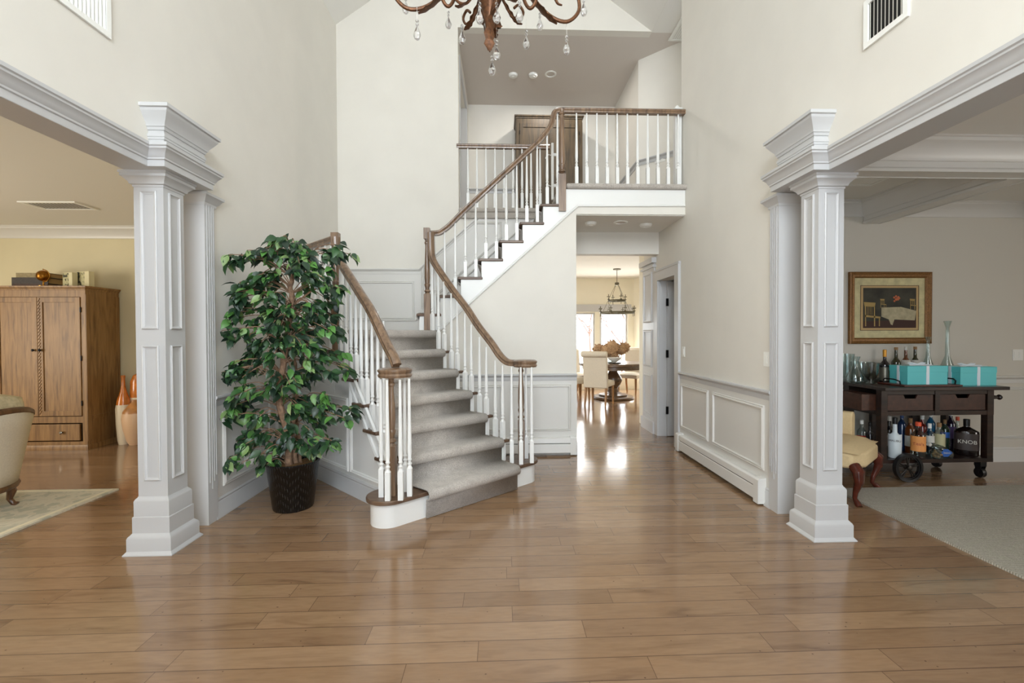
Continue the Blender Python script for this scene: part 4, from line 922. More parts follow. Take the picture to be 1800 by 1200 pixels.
def pch(x, z, s):
    q = []
    for a in ((0, .02), (.13, .02)): q.append([(x+a[0]*s, z), (x+(a[0]+.016)*s, z), (x+(a[0]+.010)*s, z+.28*s), (x+(a[0]-.006)*s, z+.28*s)])
    q.append([(x-.01*s, z+.28*s), (x+.14*s, z+.27*s), (x+.15*s, z+.33*s), (x-.02*s, z+.34*s)]); q.append([(x, z+.13*s), (x+.22*s, z+.11*s), (x+.22*s, z+.135*s), (x, z+.16*s)])
    q.append([(x+.2*s, z), (x+.214*s, z), (x+.214*s, z+.12*s), (x+.2*s, z+.12*s)])
    for i in range(4): q.append([(x+(.03+.022*i)*s, z+.16*s), (x+(.036+.022*i)*s, z+.16*s), (x+(.034+.022*i)*s, z+.28*s), (x+(.028+.022*i)*s, z+.28*s)])
    return q
M['pch'] = mat('painted_chairs', lin(168, 142, 88), .8)
for a_ in ((-.265, -.19, .74), (-.10, .0, .28), (.22, -.02, .34)): pf(pch(*a_), 'pch', 'painted_chair', .0154)
fl = MB()
for i in range(16): a = R.uniform(0, 6.28); r = R.uniform(0, .035); fl.lathe([(.011, 0), (.009, .0008), (.001, .001)], seg=8, T=Matrix.Translation(V((.078+r*1.3*math.cos(a), -.0160, .095+r*math.sin(a)))) @ Matrix.Rotation(PI/2, 4, 'X'))
pr_(fl, 'painted_flowers', mat('painted_flowers', lin(196, 110, 74), .8, noise=.4, ns=200), pic)
# ------------------------------------------------------------------ bar cart
cx0, cx1, cy0, cy1, ct = 3.495, 4.575, 4.045, 4.50, .842
cart = thing('bar_cart', 'dark wooden bar cart with drawers and a spoked wheel against the dining room wall', 'bar cart', ((cx0+cx1)/2, (cy0+cy1)/2, 0))
def C(mb, n, m='cart', par=None, **k):
    if par is not None: o = mb.build(n, m, None, **k); o.parent = par; o.matrix_parent_inverse = par.matrix_world.inverted(); return o
    return mb.build(n, m, cart, **k)
bpy.context.view_layer.update()
C(MB().box(cx0-.03, cx1+.07, cy0-.075, cy1+.035, ct-.002, ct+.028), 'top', bev=.004, smooth=False)
m = MB().box(cx0, cx1, cy0+.005, cy0+.03, ct-.24, ct-.20); m.box(cx0, cx1, cy0+.005, cy0+.03, ct-.045, ct); m.box(cx0, cx1, cy1-.03, cy1, ct-.24, ct); m.box(cx0, cx0+.025, cy0, cy1, ct-.24, ct-.2); m.box(cx1-.025, cx1, cy0, cy1, ct-.24, ct); m.box(cx0, cx1, cy0+.03, cy1-.03, ct-.235, ct-.215); m.box(4.01, 4.055, cy0+.0, cy0+.03, ct-.24, ct)
C(m, 'apron', smooth=False)
for x in (cx0, cx1-.06):
    for y in (cy0, cy1-.06): C(MB().box(x, x+.06, y, y+.06, .16, ct), 'leg', bev=.003, smooth=False)
C(MB().box(3.76, 3.81, cy1-.04, cy1, .19, ct-.2), 'back_post', smooth=False); C(MB().box(4.18, 4.26, cy1-.04, cy1, .19, ct-.2), 'back_post', smooth=False)
C(MB().box(cx0, cx1, cy0, cy1, .160, .195), 'shelf', smooth=False)
for x0, x1 in ((3.565, 4.00), (4.065, 4.505)):
    xm = (x0+x1)/2
    d = C(MB().prism([(x0, cy0+.012, ct-.195), (x1, cy0+.012, ct-.195), (x1, cy0+.012, ct-.05), (xm+.07, cy0+.012, ct-.05), (xm+.05, cy0+.012, ct-.085), (xm-.05, cy0+.012, ct-.085), (xm-.07, cy0+.012, ct-.05), (x0, cy0+.012, ct-.05)], (0, .015, 0)), 'drawer', mat('drawer_front', lin(66, 40, 30), .4, noise=.35, ns=25), smooth=False)
d = C(MB().box(cx0-.13, cx0+.02, cy0+.07, cy1-.07, ct-.20, ct-.05), 'drawer', mat('end_drawer', lin(74, 46, 34), .4, noise=.35, ns=25), smooth=False)
hd = MB().tube([(cx1, cy0+.03, ct-.09), (cx1+.07, cy0+.03, ct-.085)], .012, 8); hd.lathe([(.006, -.02), (.02, -.012), (.026, 0), (.02, .014), (.006, .02)], seg=12, T=Matrix.Translation(V((cx1+.085, cy0+.03, ct-.082))) @ Matrix.Rotation(PI/2, 4, 'Y')); hd.tube([(cx1+.08, cy0+.03, ct-.082), (cx1+.08, cy1-.03, ct-.082)], .013, 8)
C(hd, 'push_handle')
def wheel(x, y, r):
    Tm = Matrix.Translation(V((x, y, r))) @ Matrix.Rotation(PI/2, 4, 'X')
    w = MB(); n = 36
    for (ra, rb, d) in ((r, r-.022, .020), (r-.023, r-.033, .012)):
        w.sweep([Tm @ V((ra*math.cos(2*PI*i/n), ra*math.sin(2*PI*i/n), 0)) for i in range(n)], Tm.to_3x3() @ V((0, 0, 1)), [(0, -d), (0, d), (ra-rb, d), (ra-rb, -d)], True)
    o = C(w, 'wheel', 'black')
    s = MB()
    for i in range(5):
        a = 2*PI*i/5+.3
        for da in (-.13, .13): s.tube([Tm @ V((.02*math.cos(a), .02*math.sin(a), 0)), Tm @ V(((r-.028)*math.cos(a+da), (r-.028)*math.sin(a+da), 0))], .007, 6)
    s.lathe([(.022, -.025), (.022, .025), (.010, .03)], seg=14, T=Tm); C(s, 'spokes', mat('worn_iron', lin(66, 62, 58), .4, .8), o)
wheel(3.725, 4.015, .130); wheel(3.725, 4.525, .130)
def caster(x, y):
    c = MB().box(x-.03, x+.03, y-.03, y+.03, .11, .160); c.prism([(x-.026, y-.03, .11), (x-.026, y+.03, .11), (x-.026, y+.012, .04), (x-.026, y-.012, .04)], (.006, 0, 0)); c.prism([(x+.02, y-.03, .11), (x+.02, y+.03, .11), (x+.02, y+.012, .04), (x+.02, y-.012, .04)], (.006, 0, 0))
    f = C(c, 'caster', 'black', smooth=False); C(MB().lathe([(.012, -.018), (.045, -.018), (.048, 0), (.045, .018), (.012, .018)], seg=20, T=Matrix.Translation(V((x, y, .048))) @ Matrix.Rotation(PI/2, 4, 'Y')), 'caster_wheel', 'black', f)
caster(4.51, 4.10); caster(4.42, 4.44)
# things on the cart top
TT = ct+.029
tray = thing('serving_tray', 'red-brown wooden tray with black metal handles on the bar cart', 'tray', (3.97, 4.17, TT))
lpart(MB().box(-.28, .28, -.15, .15, 0, .014), 'board', mat('red_wood', lin(92, 46, 34), .4, noise=.3, ns=20), tray, bev=.004, smooth=False)
for sx in (-1, 1): lpart(MB().tube([(sx*.265, -.09, .012), (sx*.27, -.09, .045), (sx*.29, -.05, .06), (sx*.29, .05, .06), (sx*.27, .09, .045), (sx*.265, .09, .012)], .006, 8), 'handle', 'darkmetal', tray)
def gift(label, x0, x1, y0, y1, z0, z1):
    t = thing('gift_box', label, 'gift box', ((x0+x1)/2, (y0+y1)/2, z0), 0, 'turquoise gift boxes on the cart'); w, d, h = (x1-x0)/2, (y1-y0)/2, z1-z0
    lpart(MB().box(-w+.003, w-.003, -d+.003, d-.003, 0, h-.05), 'box', 'teal', t, smooth=False)
    lpart(MB().box(-w, w, -d, d, h-.055, h), 'lid', 'teal', t, bev=.002, smooth=False)
    rb = MB()
    for (a, b, c, e) in ((-.014, .014, -d-.001, d+.001),): rb.box(a, b, c, e, 0, h+.0015)
    rb.box(-w-.001, w+.001, -.014, .014, 0, h+.0015); lpart(rb, 'ribbon', 'ribbon', t, smooth=False)
    bw = MB()
    for s_ in (-1, 1):
        bw.tube([(0, 0, h+.006), (s_*.05, .01, h+.022), (s_*.085, .012, h+.018), (s_*.06, -.006, h+.008), (0, 0, h+.006)], 1, sec=[(-.012, -.001), (.012, -.001), (.012, .001), (-.012, .001)])
        bw.tube([(0, 0, h+.006), (s_*.07, -.03, h+.006), (s_*.11, -.03, h+.004)], 1, sec=[(-.010, -.001), (.010, -.001), (.010, .001), (-.010, .001)])
    lpart(bw, 'bow', 'ribbon', t); return t
gift('turquoise gift box with white ribbon standing on the wooden tray', 3.765, 4.155, 4.07, 4.27, TT+.015, TT+.015+.170)
gift('turquoise gift box with white ribbon on the bare cart top nearest its handle', 4.265, 4.64-.02, 4.06, 4.26, TT, TT+.175)
def ginto(name, label, cat, x, y, z, prof, m, seg=20, **k):
    t = thing(name, label, cat, (x, y, z), 0, k.get('group')); inner = [(max(.001, r-.003), zz+.003) for r, zz in prof[::-1]]
    lpart(MB().lathe(prof+inner, seg=seg), 'glass_body', m, t); return t
ginto('carafe', 'squat clear glass carafe with flared neck at the cart end by the column', 'carafe', at(1503, 640, 4.36).x, 4.36, TT, [(.05, 0), (.072, .02), (.072, .06), (.045, .12), (.026, .17), (.03, .22), (.045, .26)], 'glass')
ginto('glass_vase', 'tall clear straight vase behind the squat carafe', 'vase', at(1490, 640, 4.50).x, 4.50, TT, [(.05, 0), (.045, .02), (.05, .15), (.06, .28)], 'glass')
ginto('glass_bowl', 'wide smoky glass vase behind the frosted one', 'vase', at(1514, 640, 4.47).x+.01, 4.47, TT, [(.04, 0), (.05, .02), (.085, .10), (.10, .20)], 'glass')
ginto('frosted_vase', 'ribbed frosted glass vase on a small foot beside the carafe', 'vase', at(1531, 640, 4.34).x, 4.34, TT, [(.045, 0), (.03, .01), (.018, .025), (.045, .055), (.066, .11), (.070, .17), (.074, .20)], glass_mat('frosted_glass', (.72, .72, .70, 1), .60))
ginto('bud_vase', 'tall slender clear bottle vase behind the tray gift box', 'vase', at(1631, 640, 4.47).x, 4.47, TT, [(.045, 0), (.06, .04), (.055, .13), (.02, .25), (.014, .40), (.026, .45)], 'glass')
ginto('bud_vase', 'tallest slender clear bottle vase between the two gift boxes', 'vase', at(1665, 640, 4.45).x, 4.45, TT, [(.05, 0), (.068, .05), (.06, .14), (.020, .26), (.015, .54), (.034, .61)], 'glass')
# bottles
def mcol(n, c, r=.12, **k):
    if n not in M: M[n] = mat(n, lin(*c), r, coat=.5, **k)
    return n
PW_ = [(.036, 0), (.038, .01), (.038, .17), (.034, .195), (.016, .225), (.014, .285)]
def text(s_, par, x, y, z, size, m, sy=1):
    cu_ = bpy.data.curves.new('lettering', 'FONT'); cu_.body = s_; cu_.size = size; cu_.align_x = 'CENTER'; cu_.align_y = 'CENTER'; cu_.extrude = .0004
    cu_.materials.append(M[m]); f_ = bpy.data.objects.new('font_source', cu_); COL.objects.link(f_); bpy.context.view_layer.update()
    me_ = bpy.data.meshes.new_from_object(f_.evaluated_get(bpy.context.evaluated_depsgraph_get())); bpy.data.objects.remove(f_)
    o = bpy.data.objects.new('lettering', me_); COL.objects.link(o); o.parent = par; o.location = (x, y, z); o.rotation_euler = (PI/2, 0, 0); o.scale = (1, sy, 1); return o
def bottle(label, x, y, z, h, r, body, cap, lab=None, labc=None, lz=(.25, .62), neck=.36, cap_h=.12, shoulder=.62, txt=None, flat=1, rn=.38, face=True, tc='black', bm=None, ts=.03):
    t = thing('bottle', label, 'bottle', (x, y, z))
    ns = h*shoulder; pr = [(r*.9, 0), (r, .008), (r, ns), (r*.9, ns+.03*h), (r*rn, ns+.13*h), (r*rn*.9, h*(1-cap_h))]
    lpart(MB().lathe(pr, seg=20, sy=flat), 'body', body, t)
    lpart(MB().lathe([(r*rn*1.05, h*(1-cap_h)-.004), (r*rn*1.08, h-.003), (r*rn*.9, h)], seg=14), 'cap', cap, t)
    if lab:
        a0, z0, z1 = PI*.44, h*lz[0], h*lz[1]; n = 14; lb = MB()
        fr = [(-(r+.0012)*math.sin(-a0+2*a0*i/n)*-1, -(r+.0012)*math.cos(-a0+2*a0*i/n)*flat) for i in range(n+1)]
        lb.add([(px, py, z0) for px, py in fr]+[(px, py, z1) for px, py in fr], [(i, i+1, i+n+2, i+n+1) for i in range(n)])
        lo_ = lpart(lb, 'label', lab, t)
        if txt: text(txt, lo_, 0, -(r*flat+.004), (z0+z1)/2, ts, tc)
    t.rotation_euler.z = -math.atan2(x, y)*.0+(-.72 if face else 0)
    return t
M['amber'] = mat('amber_glass', lin(96, 48, 16), .08, coat=.6); M['dkgreen'] = mat('green_bottle_glass', lin(40, 42, 16), .08, coat=.6); M['dkred'] = mat('dark_wine_glass', lin(20, 14, 18), .08, coat=.6)
M['paper'] = mat('label_paper', lin(206, 204, 196), .6); M['orange'] = mat('kraft_label', lin(226, 152, 84), .6); M['blue'] = mat('blue_label', lin(42, 92, 168), .4); M['redp'] = mat('red_print', lin(150, 40, 30), .5)
M['silver'] = mat('silver_label', lin(120, 116, 104), .35, .6); M['cork'] = mat('cork', lin(150, 116, 80), .8); M['orangecap'] = mat('orange_cap', lin(226, 92, 60), .4); M['bluecap'] = mat('blue_cap', lin(40, 70, 120), .35); M['whitebot'] = mat('white_bottle', lin(214, 224, 228), .3, coat=.4); M['clearb'] = glass_mat('bottle_glass', (.78, .86, .86, 1), .72)
bottle('dark wine bottle with gold foil neck and arched silver label on the cart top', at(1555, 640, 4.33).x, 4.33, TT, .33, .042, 'dkred', 'gold', 'silver', lz=(.08, .48), shoulder=.55, cap_h=.20, rn=.36)
bottle('green corked bottle nearest the gold necked wine bottle, behind the tray gift box', at(1575, 640, 4.44).x, 4.44, TT, .35, .040, 'dkgreen', 'cork', 'paper', lz=(.15, .45), cap_h=.07, shoulder=.56)
bottle('amber corked bottle with white neck band, middle of three behind the gift box', at(1592, 640, 4.45).x, 4.45, TT, .355, .038, 'amber', 'paper', 'paper', cap_h=.09, shoulder=.56)
bottle('green corked bottle nearest the slender vases, behind the tray gift box', at(1608.5, 640, 4.45).x, 4.45, TT, .355, .038, 'dkgreen', 'cork', 'paper', cap_h=.07, shoulder=.56)
SZ = .1965
def bx(px, Y): return at(px, 760, Y).x
bottle('white coconut rum bottle with black cap behind the spoked wheel', bx(1573, 4.12), 4.12, SZ, .375, .052, 'whitebot', 'black', 'whitebot', lz=(.28, .60), txt='MALIBU', shoulder=.50, ts=.026, rn=.36, cap_h=.15)
bottle('clear vodka bottle with orange cap and kraft label on the lower shelf', bx(1614, 4.10), 4.10, SZ, .335, .056, 'clearb', 'orangecap', 'orange', lz=(.20, .62), txt="Tito's", tc='redp', shoulder=.64, ts=.036, cap_h=.10)
bottle('flat dark bourbon bottle with large KNOB lettering at the shelf end', bx(1699, 4.16), 4.16, SZ, .345, .088, mcol('dkbourbon', (22, 14, 12)), 'black', mcol('brownlabel', (52, 42, 40), .5), lz=(.16, .62), txt='KNOB', flat=.6, shoulder=.66, rn=.26, ts=.048, tc='paper', cap_h=.18)
bottle('small clear bottle with white cap and white label next to the kraft labelled one', bx(1634, 4.20), 4.20, SZ, .30, .036, 'clearb', 'white', 'paper', lz=(.40, .62), shoulder=.66, cap_h=.14)
bottle('clear flowery gin bottle with pale stopper behind the blue seal bottle', bx(1651, 4.22), 4.22, SZ, .30, .044, 'clearb', 'cork', mcol('florallabel', (186, 180, 140), .6), lz=(.25, .66), shoulder=.66, cap_h=.12)
bottle('green tinted bottle with pale stopper beside the flowery gin', bx(1661, 4.30), 4.30, SZ, .315, .036, mcol('grn', (30, 50, 36)), 'cork', 'blue', lz=(.45, .62), shoulder=.70, cap_h=.12)
bottle('red bottle with white cap in the back row of the lower shelf', bx(1621, 4.34), 4.34, SZ, .36, .038, mcol('redb', (110, 26, 20)), 'white', None, shoulder=.66)
bottle('blue bottle with white cap in the back row of the lower shelf', bx(1636, 4.38), 4.38, SZ, .375, .036, mcol('blub', (30, 92, 130)), 'white', None, shoulder=.70)
bottle('dark blue capped bottle in the back row behind the white rum', bx(1585, 4.36), 4.36, SZ, .37, .036, mcol('bl2', (28, 50, 84)), 'bluecap', None, shoulder=.70)
bottle('amber whiskey bottle in the back row of the shelf', bx(1600, 4.27), 4.27, SZ, .34, .042, 'amber', 'cork', 'paper', lz=(.2, .5), shoulder=.68)
bottle('black bottle with white cap behind the cart front leg', bx(1563, 4.28), 4.28, SZ, .36, .042, mcol('blk', (16, 16, 20)), 'white', 'paper', lz=(.2, .5), shoulder=.62)
bottle('clear bottle with orange stopper standing beside the dark bourbon', bx(1683, 4.33), 4.33, SZ, .335, .036, 'clearb', 'orangecap', 'paper', lz=(.2, .5), shoulder=.60, cap_h=.10)
bottle('dark bottle with purple label and silver cap in the back row', bx(1671, 4.37), 4.37, SZ, .39, .042, mcol('dkp', (30, 22, 40)), 'white', mcol('purp', (60, 40, 90), .5), lz=(.3, .6), shoulder=.66)
bottle('short squat clear bottle with red label at the leftmost end of the shelf', 3.60, 4.40, SZ, .30, .040, 'clearb', 'white', mcol('redl', (180, 40, 30), .5), lz=(.2, .5), shoulder=.62)
bottle('dark slim bottle beside the red labelled one at the cart corner', 3.585, 4.28, SZ, .30, .032, mcol('dks', (20, 18, 26)), 'black', mcol('tanl', (190, 150, 100), .5), lz=(.1, .45), shoulder=.60)
bb = thing('bottle', 'large round bottle lying tilted with a pointed blue seal label', 'bottle', (bx(1660, 4.08), 4.11, SZ+.052))
Tb = Matrix.Rotation(-1.05, 4, 'Y')
lpart(MB().lathe([(.03, -.09), (.05, -.08), (.052, .03), (.04, .07), (.018, .09), (.016, .13)], seg=20, T=Tb), 'body', 'clearb', bb)
lpart(MB().lathe([(.018, .125), (.018, .15), (.010, .152)], seg=12, T=Tb), 'cap', 'paper', bb)
sl_ = lpart(MB().prism([(-.05, -.055, 0), (-.03, -.056, -.034), (.01, -.056, -.036), (.055, -.055, -.0), (.01, -.056, .036), (-.03, -.056, .034)], (0, .002, 0)), 'label', 'blue', bb, smooth=False)
text('Deleon', sl_, 0, -.058, 0, .022, 'paper')
ginto('glass_jar', 'small clear jar of corks in front of the tilted bottle', 'jar', bx(1645, 4.07), 4.07, SZ, [(.03, 0), (.042, .01), (.042, .07), (.03, .085), (.032, .10)], 'glass')
ck = MB()
for i in range(14): ck.lathe([(.008, 0), (.008, .02)], seg=7, T=Matrix.Translation(V((bx(1645, 4.07)+R.uniform(-.025, .025), 4.07+R.uniform(-.025, .025), SZ+.012+.004*i))) @ Matrix.Rotation(R.uniform(0, 3), 4, 'X'))
tag(ck.build('cork_heap', 'cork'), 'pale corks heaped inside the small clear jar', 'corks', kind='stuff')
# ------------------------------------------------------------------ slipper chair in the dining room
ac = thing('slipper_chair', 'cream upholstered low chair with mahogany cabriole legs beside the column', 'chair', (2.84, 3.93, 0), math.radians(-50.7+90))
A = lambda mb, n, m, **k: lpart(mb, n, m, ac, **k)
# local frame: +x along front edge direction, -y front
def seat(u, v):
    x = (u-.5)*.66; y = -.34+.56*v; r = 1-((2*u-1)**4)*.25
    return (x, y, .44+.045*(1-(2*u-1)**4)*(1-(2*v-1)**4))
s_ = MB().flat([(-.33, -.30), (-.20, -.37), (.20, -.37), (.33, -.30), (.355, -.1), (.33, .24), (-.33, .24), (-.355, -.1)], .285, .41); s_.grid(9, 9, lambda u, v: ((u-.5)*.68, -.35+.59*v, .41+.055*((1-(2*u-1)**4)*(1-(2*v-1)**4))**.6))
A(s_, 'seat', 'cream_fabric', bev=.02)
bk = MB().sweep([(.33, -.17, 0), (.34, .10, 0), (.30, .24, 0), (.14, .31, 0), (-.14, .31, 0), (-.30, .24, 0), (-.34, .10, 0), (-.33, -.17, 0)], (0, 0, 1), [(-.045, .36), (.05, .36), (.055, .60), (.03, .645), (-.02, .65), (-.045, .62)])
A(bk, 'backrest', 'cream_fabric', bev=.01)
for sx in (-1, 1):
    A(MB().tube([(sx*.30, -.31, .31), (sx*.33, -.345, .27), (sx*.335, -.35, .20), (sx*.30, -.32, .10), (sx*.295, -.315, .05), (sx*.32, -.34, .018), (sx*.335, -.355, .0)], [.042, .045, .034, .020, .017, .024, .022], 12), 'leg', 'mahog')
    A(MB().tube([(sx*.28, .20, .31), (sx*.28, .22, .15), (sx*.29, .27, .0)], [.028, .022, .018], 10), 'leg', 'mahog')
# ------------------------------------------------------------------ dining end: table, chairs, flowers, chandelier
DT = V((2.37, 9.55, 0))
dt = thing('dining_table', 'round pedestal dining table surrounded by cream chairs at the window end', 'table', DT)
lpart(MB().lathe([(.02, .70), (.70, .70), (.72, .715), (.72, .745), (.70, .76), (.02, .76)], seg=48), 'table_top', 'table', dt)
lpart(MB().lathe([(.60, .63), (.64, .63), (.64, .70), (.60, .70)], seg=48), 'apron', 'table', dt)
lpart(MB().lathe([(.30, .05), (.30, .09), (.20, .11), (.12, .14), (.10, .22), (.16, .30), (.19, .38), (.17, .46), (.10, .54), (.09, .58), (.20, .64), (.30, .66), (.30, .70)], seg=28), 'pedestal', 'table', dt)
lpart(MB().lathe([(.02, 0), (.42, 0), (.44, .02), (.42, .05), (.02, .06)], seg=36), 'base', 'table', dt)
def dchair(label, ang, d=.92, src=None):
    loc = DT+V((math.cos(ang), math.sin(ang), 0))*d; rz = ang-PI/2   # back away from the table: local +y points outwards
    if src: t = dup(src, label); t.location = loc; t.rotation_euler = (0, 0, rz); return t
    t = thing('dining_chair', label, 'chair', loc, rz, 'upholstered chairs round the dining table')
    s = MB().box(-.235, .235, -.25, .22, .36, .44); s.grid(9, 9, lambda u, v: ((u-.5)*.47, -.25+.47*v, .44+.045*((1-(2*u-1)**4)*(1-(2*v-1)**4))**.6)); lpart(s, 'seat', 'fabric', t, bev=.015)
    b = MB().prism([(-.235, .17, .34), (-.235, .245, .34), (-.235, .30, .94), (-.235, .30, 1.0), (-.235, .225, 1.0), (-.235, .22, .94)], (.47, 0, 0)); lpart(b, 'backrest', 'fabric', t, bev=.018)
    lpart(MB().lathe([(.001, -.245), (.05, -.245), (.056, -.23), (.056, .23), (.05, .245), (.001, .245)], seg=20, T=Matrix.Translation(V((0, .315, .985))) @ Matrix.Rotation(PI/2, 4, 'Y')), 'scroll_top', 'fabric', t)
    for sx in (-1, 1):
        lpart(MB().tube([(sx*.20, -.21, .38), (sx*.205, -.22, .20), (sx*.205, -.225, 0)], [.028, .024, .017], 8), 'leg', 'oakleg', t)
        lpart(MB().tube([(sx*.20, .21, .36), (sx*.20, .225, .20), (sx*.20, .27, 0)], [.028, .024, .018], 8), 'leg', 'oakleg', t)
    return t
c0 = dchair('cream scroll back dining chair facing the table with its back to the hallway', math.radians(-120), .94)
dchair('cream dining chair half hidden by the stair wall corner, near side of the table', math.radians(-163), .90, c0)
dchair('cream dining chair on the window side, nearest the stair wall corner', math.radians(128), .95, c0)
dchair('cream dining chair on the window side next to the flowers', math.radians(52), .98, c0)
dchair('cream dining chair seen side-on, nearest the panelled passage post', math.radians(-40), .92, c0)
pl = tag(MB().lathe([(.02, .0), (.12, .0), (.19, .018), (.185, .022), (.12, .008), (.02, .008)], seg=28).build('charger_plate', mat('charcoal_glaze', lin(90, 86, 76), .3)), 'dark round charger plate under the white bowl on the dining table', 'plate'); pl.location = (2.34, 9.30, .762)
pl = tag(MB().lathe([(.03, .0), (.05, .0), (.13, .06), (.15, .09), (.14, .088), (.05, .012), (.01, .01)], seg=28).build('serving_bowl', mat('white_ceramic', lin(238, 238, 236), .2)), 'white ceramic bowl on a dark charger on the dining table', 'bowl'); pl.location = (2.34, 9.30, .786)
ginto('flower_vase', 'clear glass vase holding dried hydrangeas on the dining table', 'vase', 2.34, 9.62, .762, [(.05, 0), (.06, .02), (.05, .12), (.07, .22)], 'glass')
hy = thing('hydrangea_bunch', 'bunch of dried tan hydrangea heads in a vase on the dining table', 'flowers', (2.34, 9.62, .99))
stm = MB()
for (x, z, r) in ((-.27, .05, .11), (-.12, .03, .13), (.02, .09, .16), (.06, -.04, .13), (.22, .04, .11), (.31, .09, .11), (-.02, .02, .15)):
    y = R.uniform(-.06, .06); h_ = MB()
    for i in range(110):
        a, b_ = R.uniform(0, 6.28), math.acos(R.uniform(-1, 1)); p = V((x+r*math.sin(b_)*math.cos(a), y+r*math.sin(b_)*math.sin(a), z+r*math.cos(b_)))
        q = V((R.gauss(0, 1), R.gauss(0, 1), R.gauss(0, 1))).normalized(); w = q.orthogonal().normalized(); z_ = q.cross(w); e = .022
        h_.add([p+w*e, p+z_*e, p-w*e, p-z_*e], [(0, 1, 2, 3)])
    h_.ball((x, y, z), r*.9, 10, 6)
    lpart(h_, 'flower_head', 'hydr', hy); stm.tube([(0, 0, -.2), (x*.5, y*.5, -.05), (x, y, z)], .005, 5)
lpart(stm, 'stems', 'leafwood', hy)
dc = thing('wheel_chandelier', 'wrought iron two tier ring chandelier hanging over the dining table', 'chandelier', (2.43, 9.45, 2.72))
D = lambda mb, n, m='iron', **k: lpart(mb, n, m, dc, **k)
D(MB().lathe([(.08, 0), (.08, -.02), (.02, -.03)], seg=16), 'ceiling_canopy')
D(MB().tube([(0, 0, -.02), (0, 0, -.30)], .006, 6), 'rod'); D(MB().lathe([(.03, -.34), (.045, -.33), (.045, -.29), (.03, -.28)], seg=14), 'hub')
def ringm(r, z, n=32): return MB().sweep([(r*math.cos(2*PI*i/n), r*math.sin(2*PI*i/n), z) for i in range(n)], (0, 0, 1), [(0, 0), (.012, 0), (.012, .035), (0, .035)], True)
D(ringm(.36, -.93), 'lower_ring'); D(ringm(.18, -.68), 'upper_ring')
for i in range(4):
    a = i*PI/2+.4; D(MB().tube([(.02*math.cos(a), .02*math.sin(a), -.30), (.36*math.cos(a), .36*math.sin(a), -.91)], .004, 5), 'hanging_rod')
for r, z, n in ((.37, -.93, 8), (.19, -.68, 4)):
    for i in range(n):
        a = 2*PI*i/n+.2; x, y = r*math.cos(a), r*math.sin(a)
        k = MB().tube([(x, y, z-.06), (x, y, z+.04)], .006, 5); k.lathe([(.012, 0), (.026, .01), (.026, .018)], (x, y, z+.03), 10); k.tube([(x, y, z+.04), (x, y, z+.15)], .007, 6); k.tube([(x-.035, y, z+.10), (x+.035, y, z+.10)], .007, 6); k.tube([(x, y-.035, z+.10), (x, y+.035, z+.10)], .007, 6)
        D(k, 'candle_cup')
# bare trees outside
def bare_tree(label, x, y, h):
    m = MB()
    def br(p, d, l, r, n):
        q = p+d*l; m.tube([p, (p+q)/2+V((R.gauss(0, .02), R.gauss(0, .02), 0))*l, q], [r, r*.85, r*.65], 5)
        if n:
            for i in range(3 if n > 2 else 4): e = (d+V((R.gauss(0, .45), R.gauss(0, .45), R.gauss(.1, .25)))).normalized(); br(p+d*l*R.uniform(.5, 1), e, l*R.uniform(.55, .8), r*.6, n-1)
    br(V((x, y, -.5)), V((R.gauss(0, .05), 0, 1)).normalized(), h*.34, h*.007, 4)
    tag(m.build('bare_tree', 'bark'), label, 'tree', 'bare trees outside the windows')
bare_tree('bare winter tree outside the window nearest the stair wall', 3.6, 18, 6)
bare_tree('thin bare tree outside the wide dining window', 5.1, 19, 5.2)
bare_tree('bare tree farther back between the two dining windows', 5.0, 24, 8)
bare_tree('bare tree farthest back behind the dining chandelier', 7.2, 26, 8)
# ------------------------------------------------------------------ ficus in a woven pot
PX, PY = -1.66, 3.68
fi = thing('potted_ficus', 'tall leafy artificial ficus in a black woven pot beside the stairs', 'plant', (PX, PY, 0))
t = NT('woven_pot'); tc = t.n('ShaderNodeTexCoord'); sp = t.n('ShaderNodeSeparateXYZ'); t.l(tc.outputs['Object'], sp.inputs[0])
an = t.math('ARCTAN2', sp.outputs[1], sp.outputs[0]); zz = t.math('MULTIPLY', sp.outputs[2], 15)
tri = t.math('PINGPONG', t.math('MULTIPLY', an, 2.2), 1.0)
w1 = t.math('FRACT', t.math('ADD', zz, t.math('MULTIPLY', tri, 5.0))); w2 = t.math('FRACT', t.math('MULTIPLY', an, 9))
hh = t.math('MULTIPLY', t.math('PINGPONG', w1, .5), t.math('PINGPONG', w2, .5))
t.l(t.ramp(hh, [(.0, lin(6, 6, 6)), (.14, lin(16, 15, 15)), (.22, lin(64, 62, 60))]), t.b.inputs['Base Color']); t.b.inputs['Roughness'].default_value = .22; t.bump(hh, .9, .01); M['weave'] = t.m
po = MB().lathe([(.145, .0), (.150, .01), (.192, .355), (.200, .360), (.200, .372), (.190, .374), (.182, .36), (.175, .33)], seg=48)
lpart(po, 'pot', 'weave', fi, ang=60)
sl2 = MB().grid(12, 12, lambda u, v: ((u-.5)*.36*math.sqrt(max(0, 1-(2*v-1)**2/2)), (v-.5)*.36*math.sqrt(max(0, 1-(2*u-1)**2/2)), .335+R.uniform(-.008, .014)))
lpart(sl2, 'moss', 'soil', fi)
def P3(px, py, Y): q = at(px, py, Y); return q-V((PX, PY, 0))
tr1 = [P3(508, 820, 3.66), P3(505, 760, 3.66), P3(490, 700, 3.62), P3(498, 640, 3.60), P3(505, 590, 3.62), P3(513, 540, 3.66), P3(512, 495, 3.66), P3(520, 470, 3.64), P3(512, 440, 3.62)]
tr2 = [P3(520, 815, 3.70), P3(515, 770, 3.72), P3(518, 700, 3.75), P3(520, 650, 3.72), P3(510, 610, 3.68), P3(506, 575, 3.70), P3(520, 540, 3.72), P3(512, 500, 3.7), P3(530, 465, 3.68)]
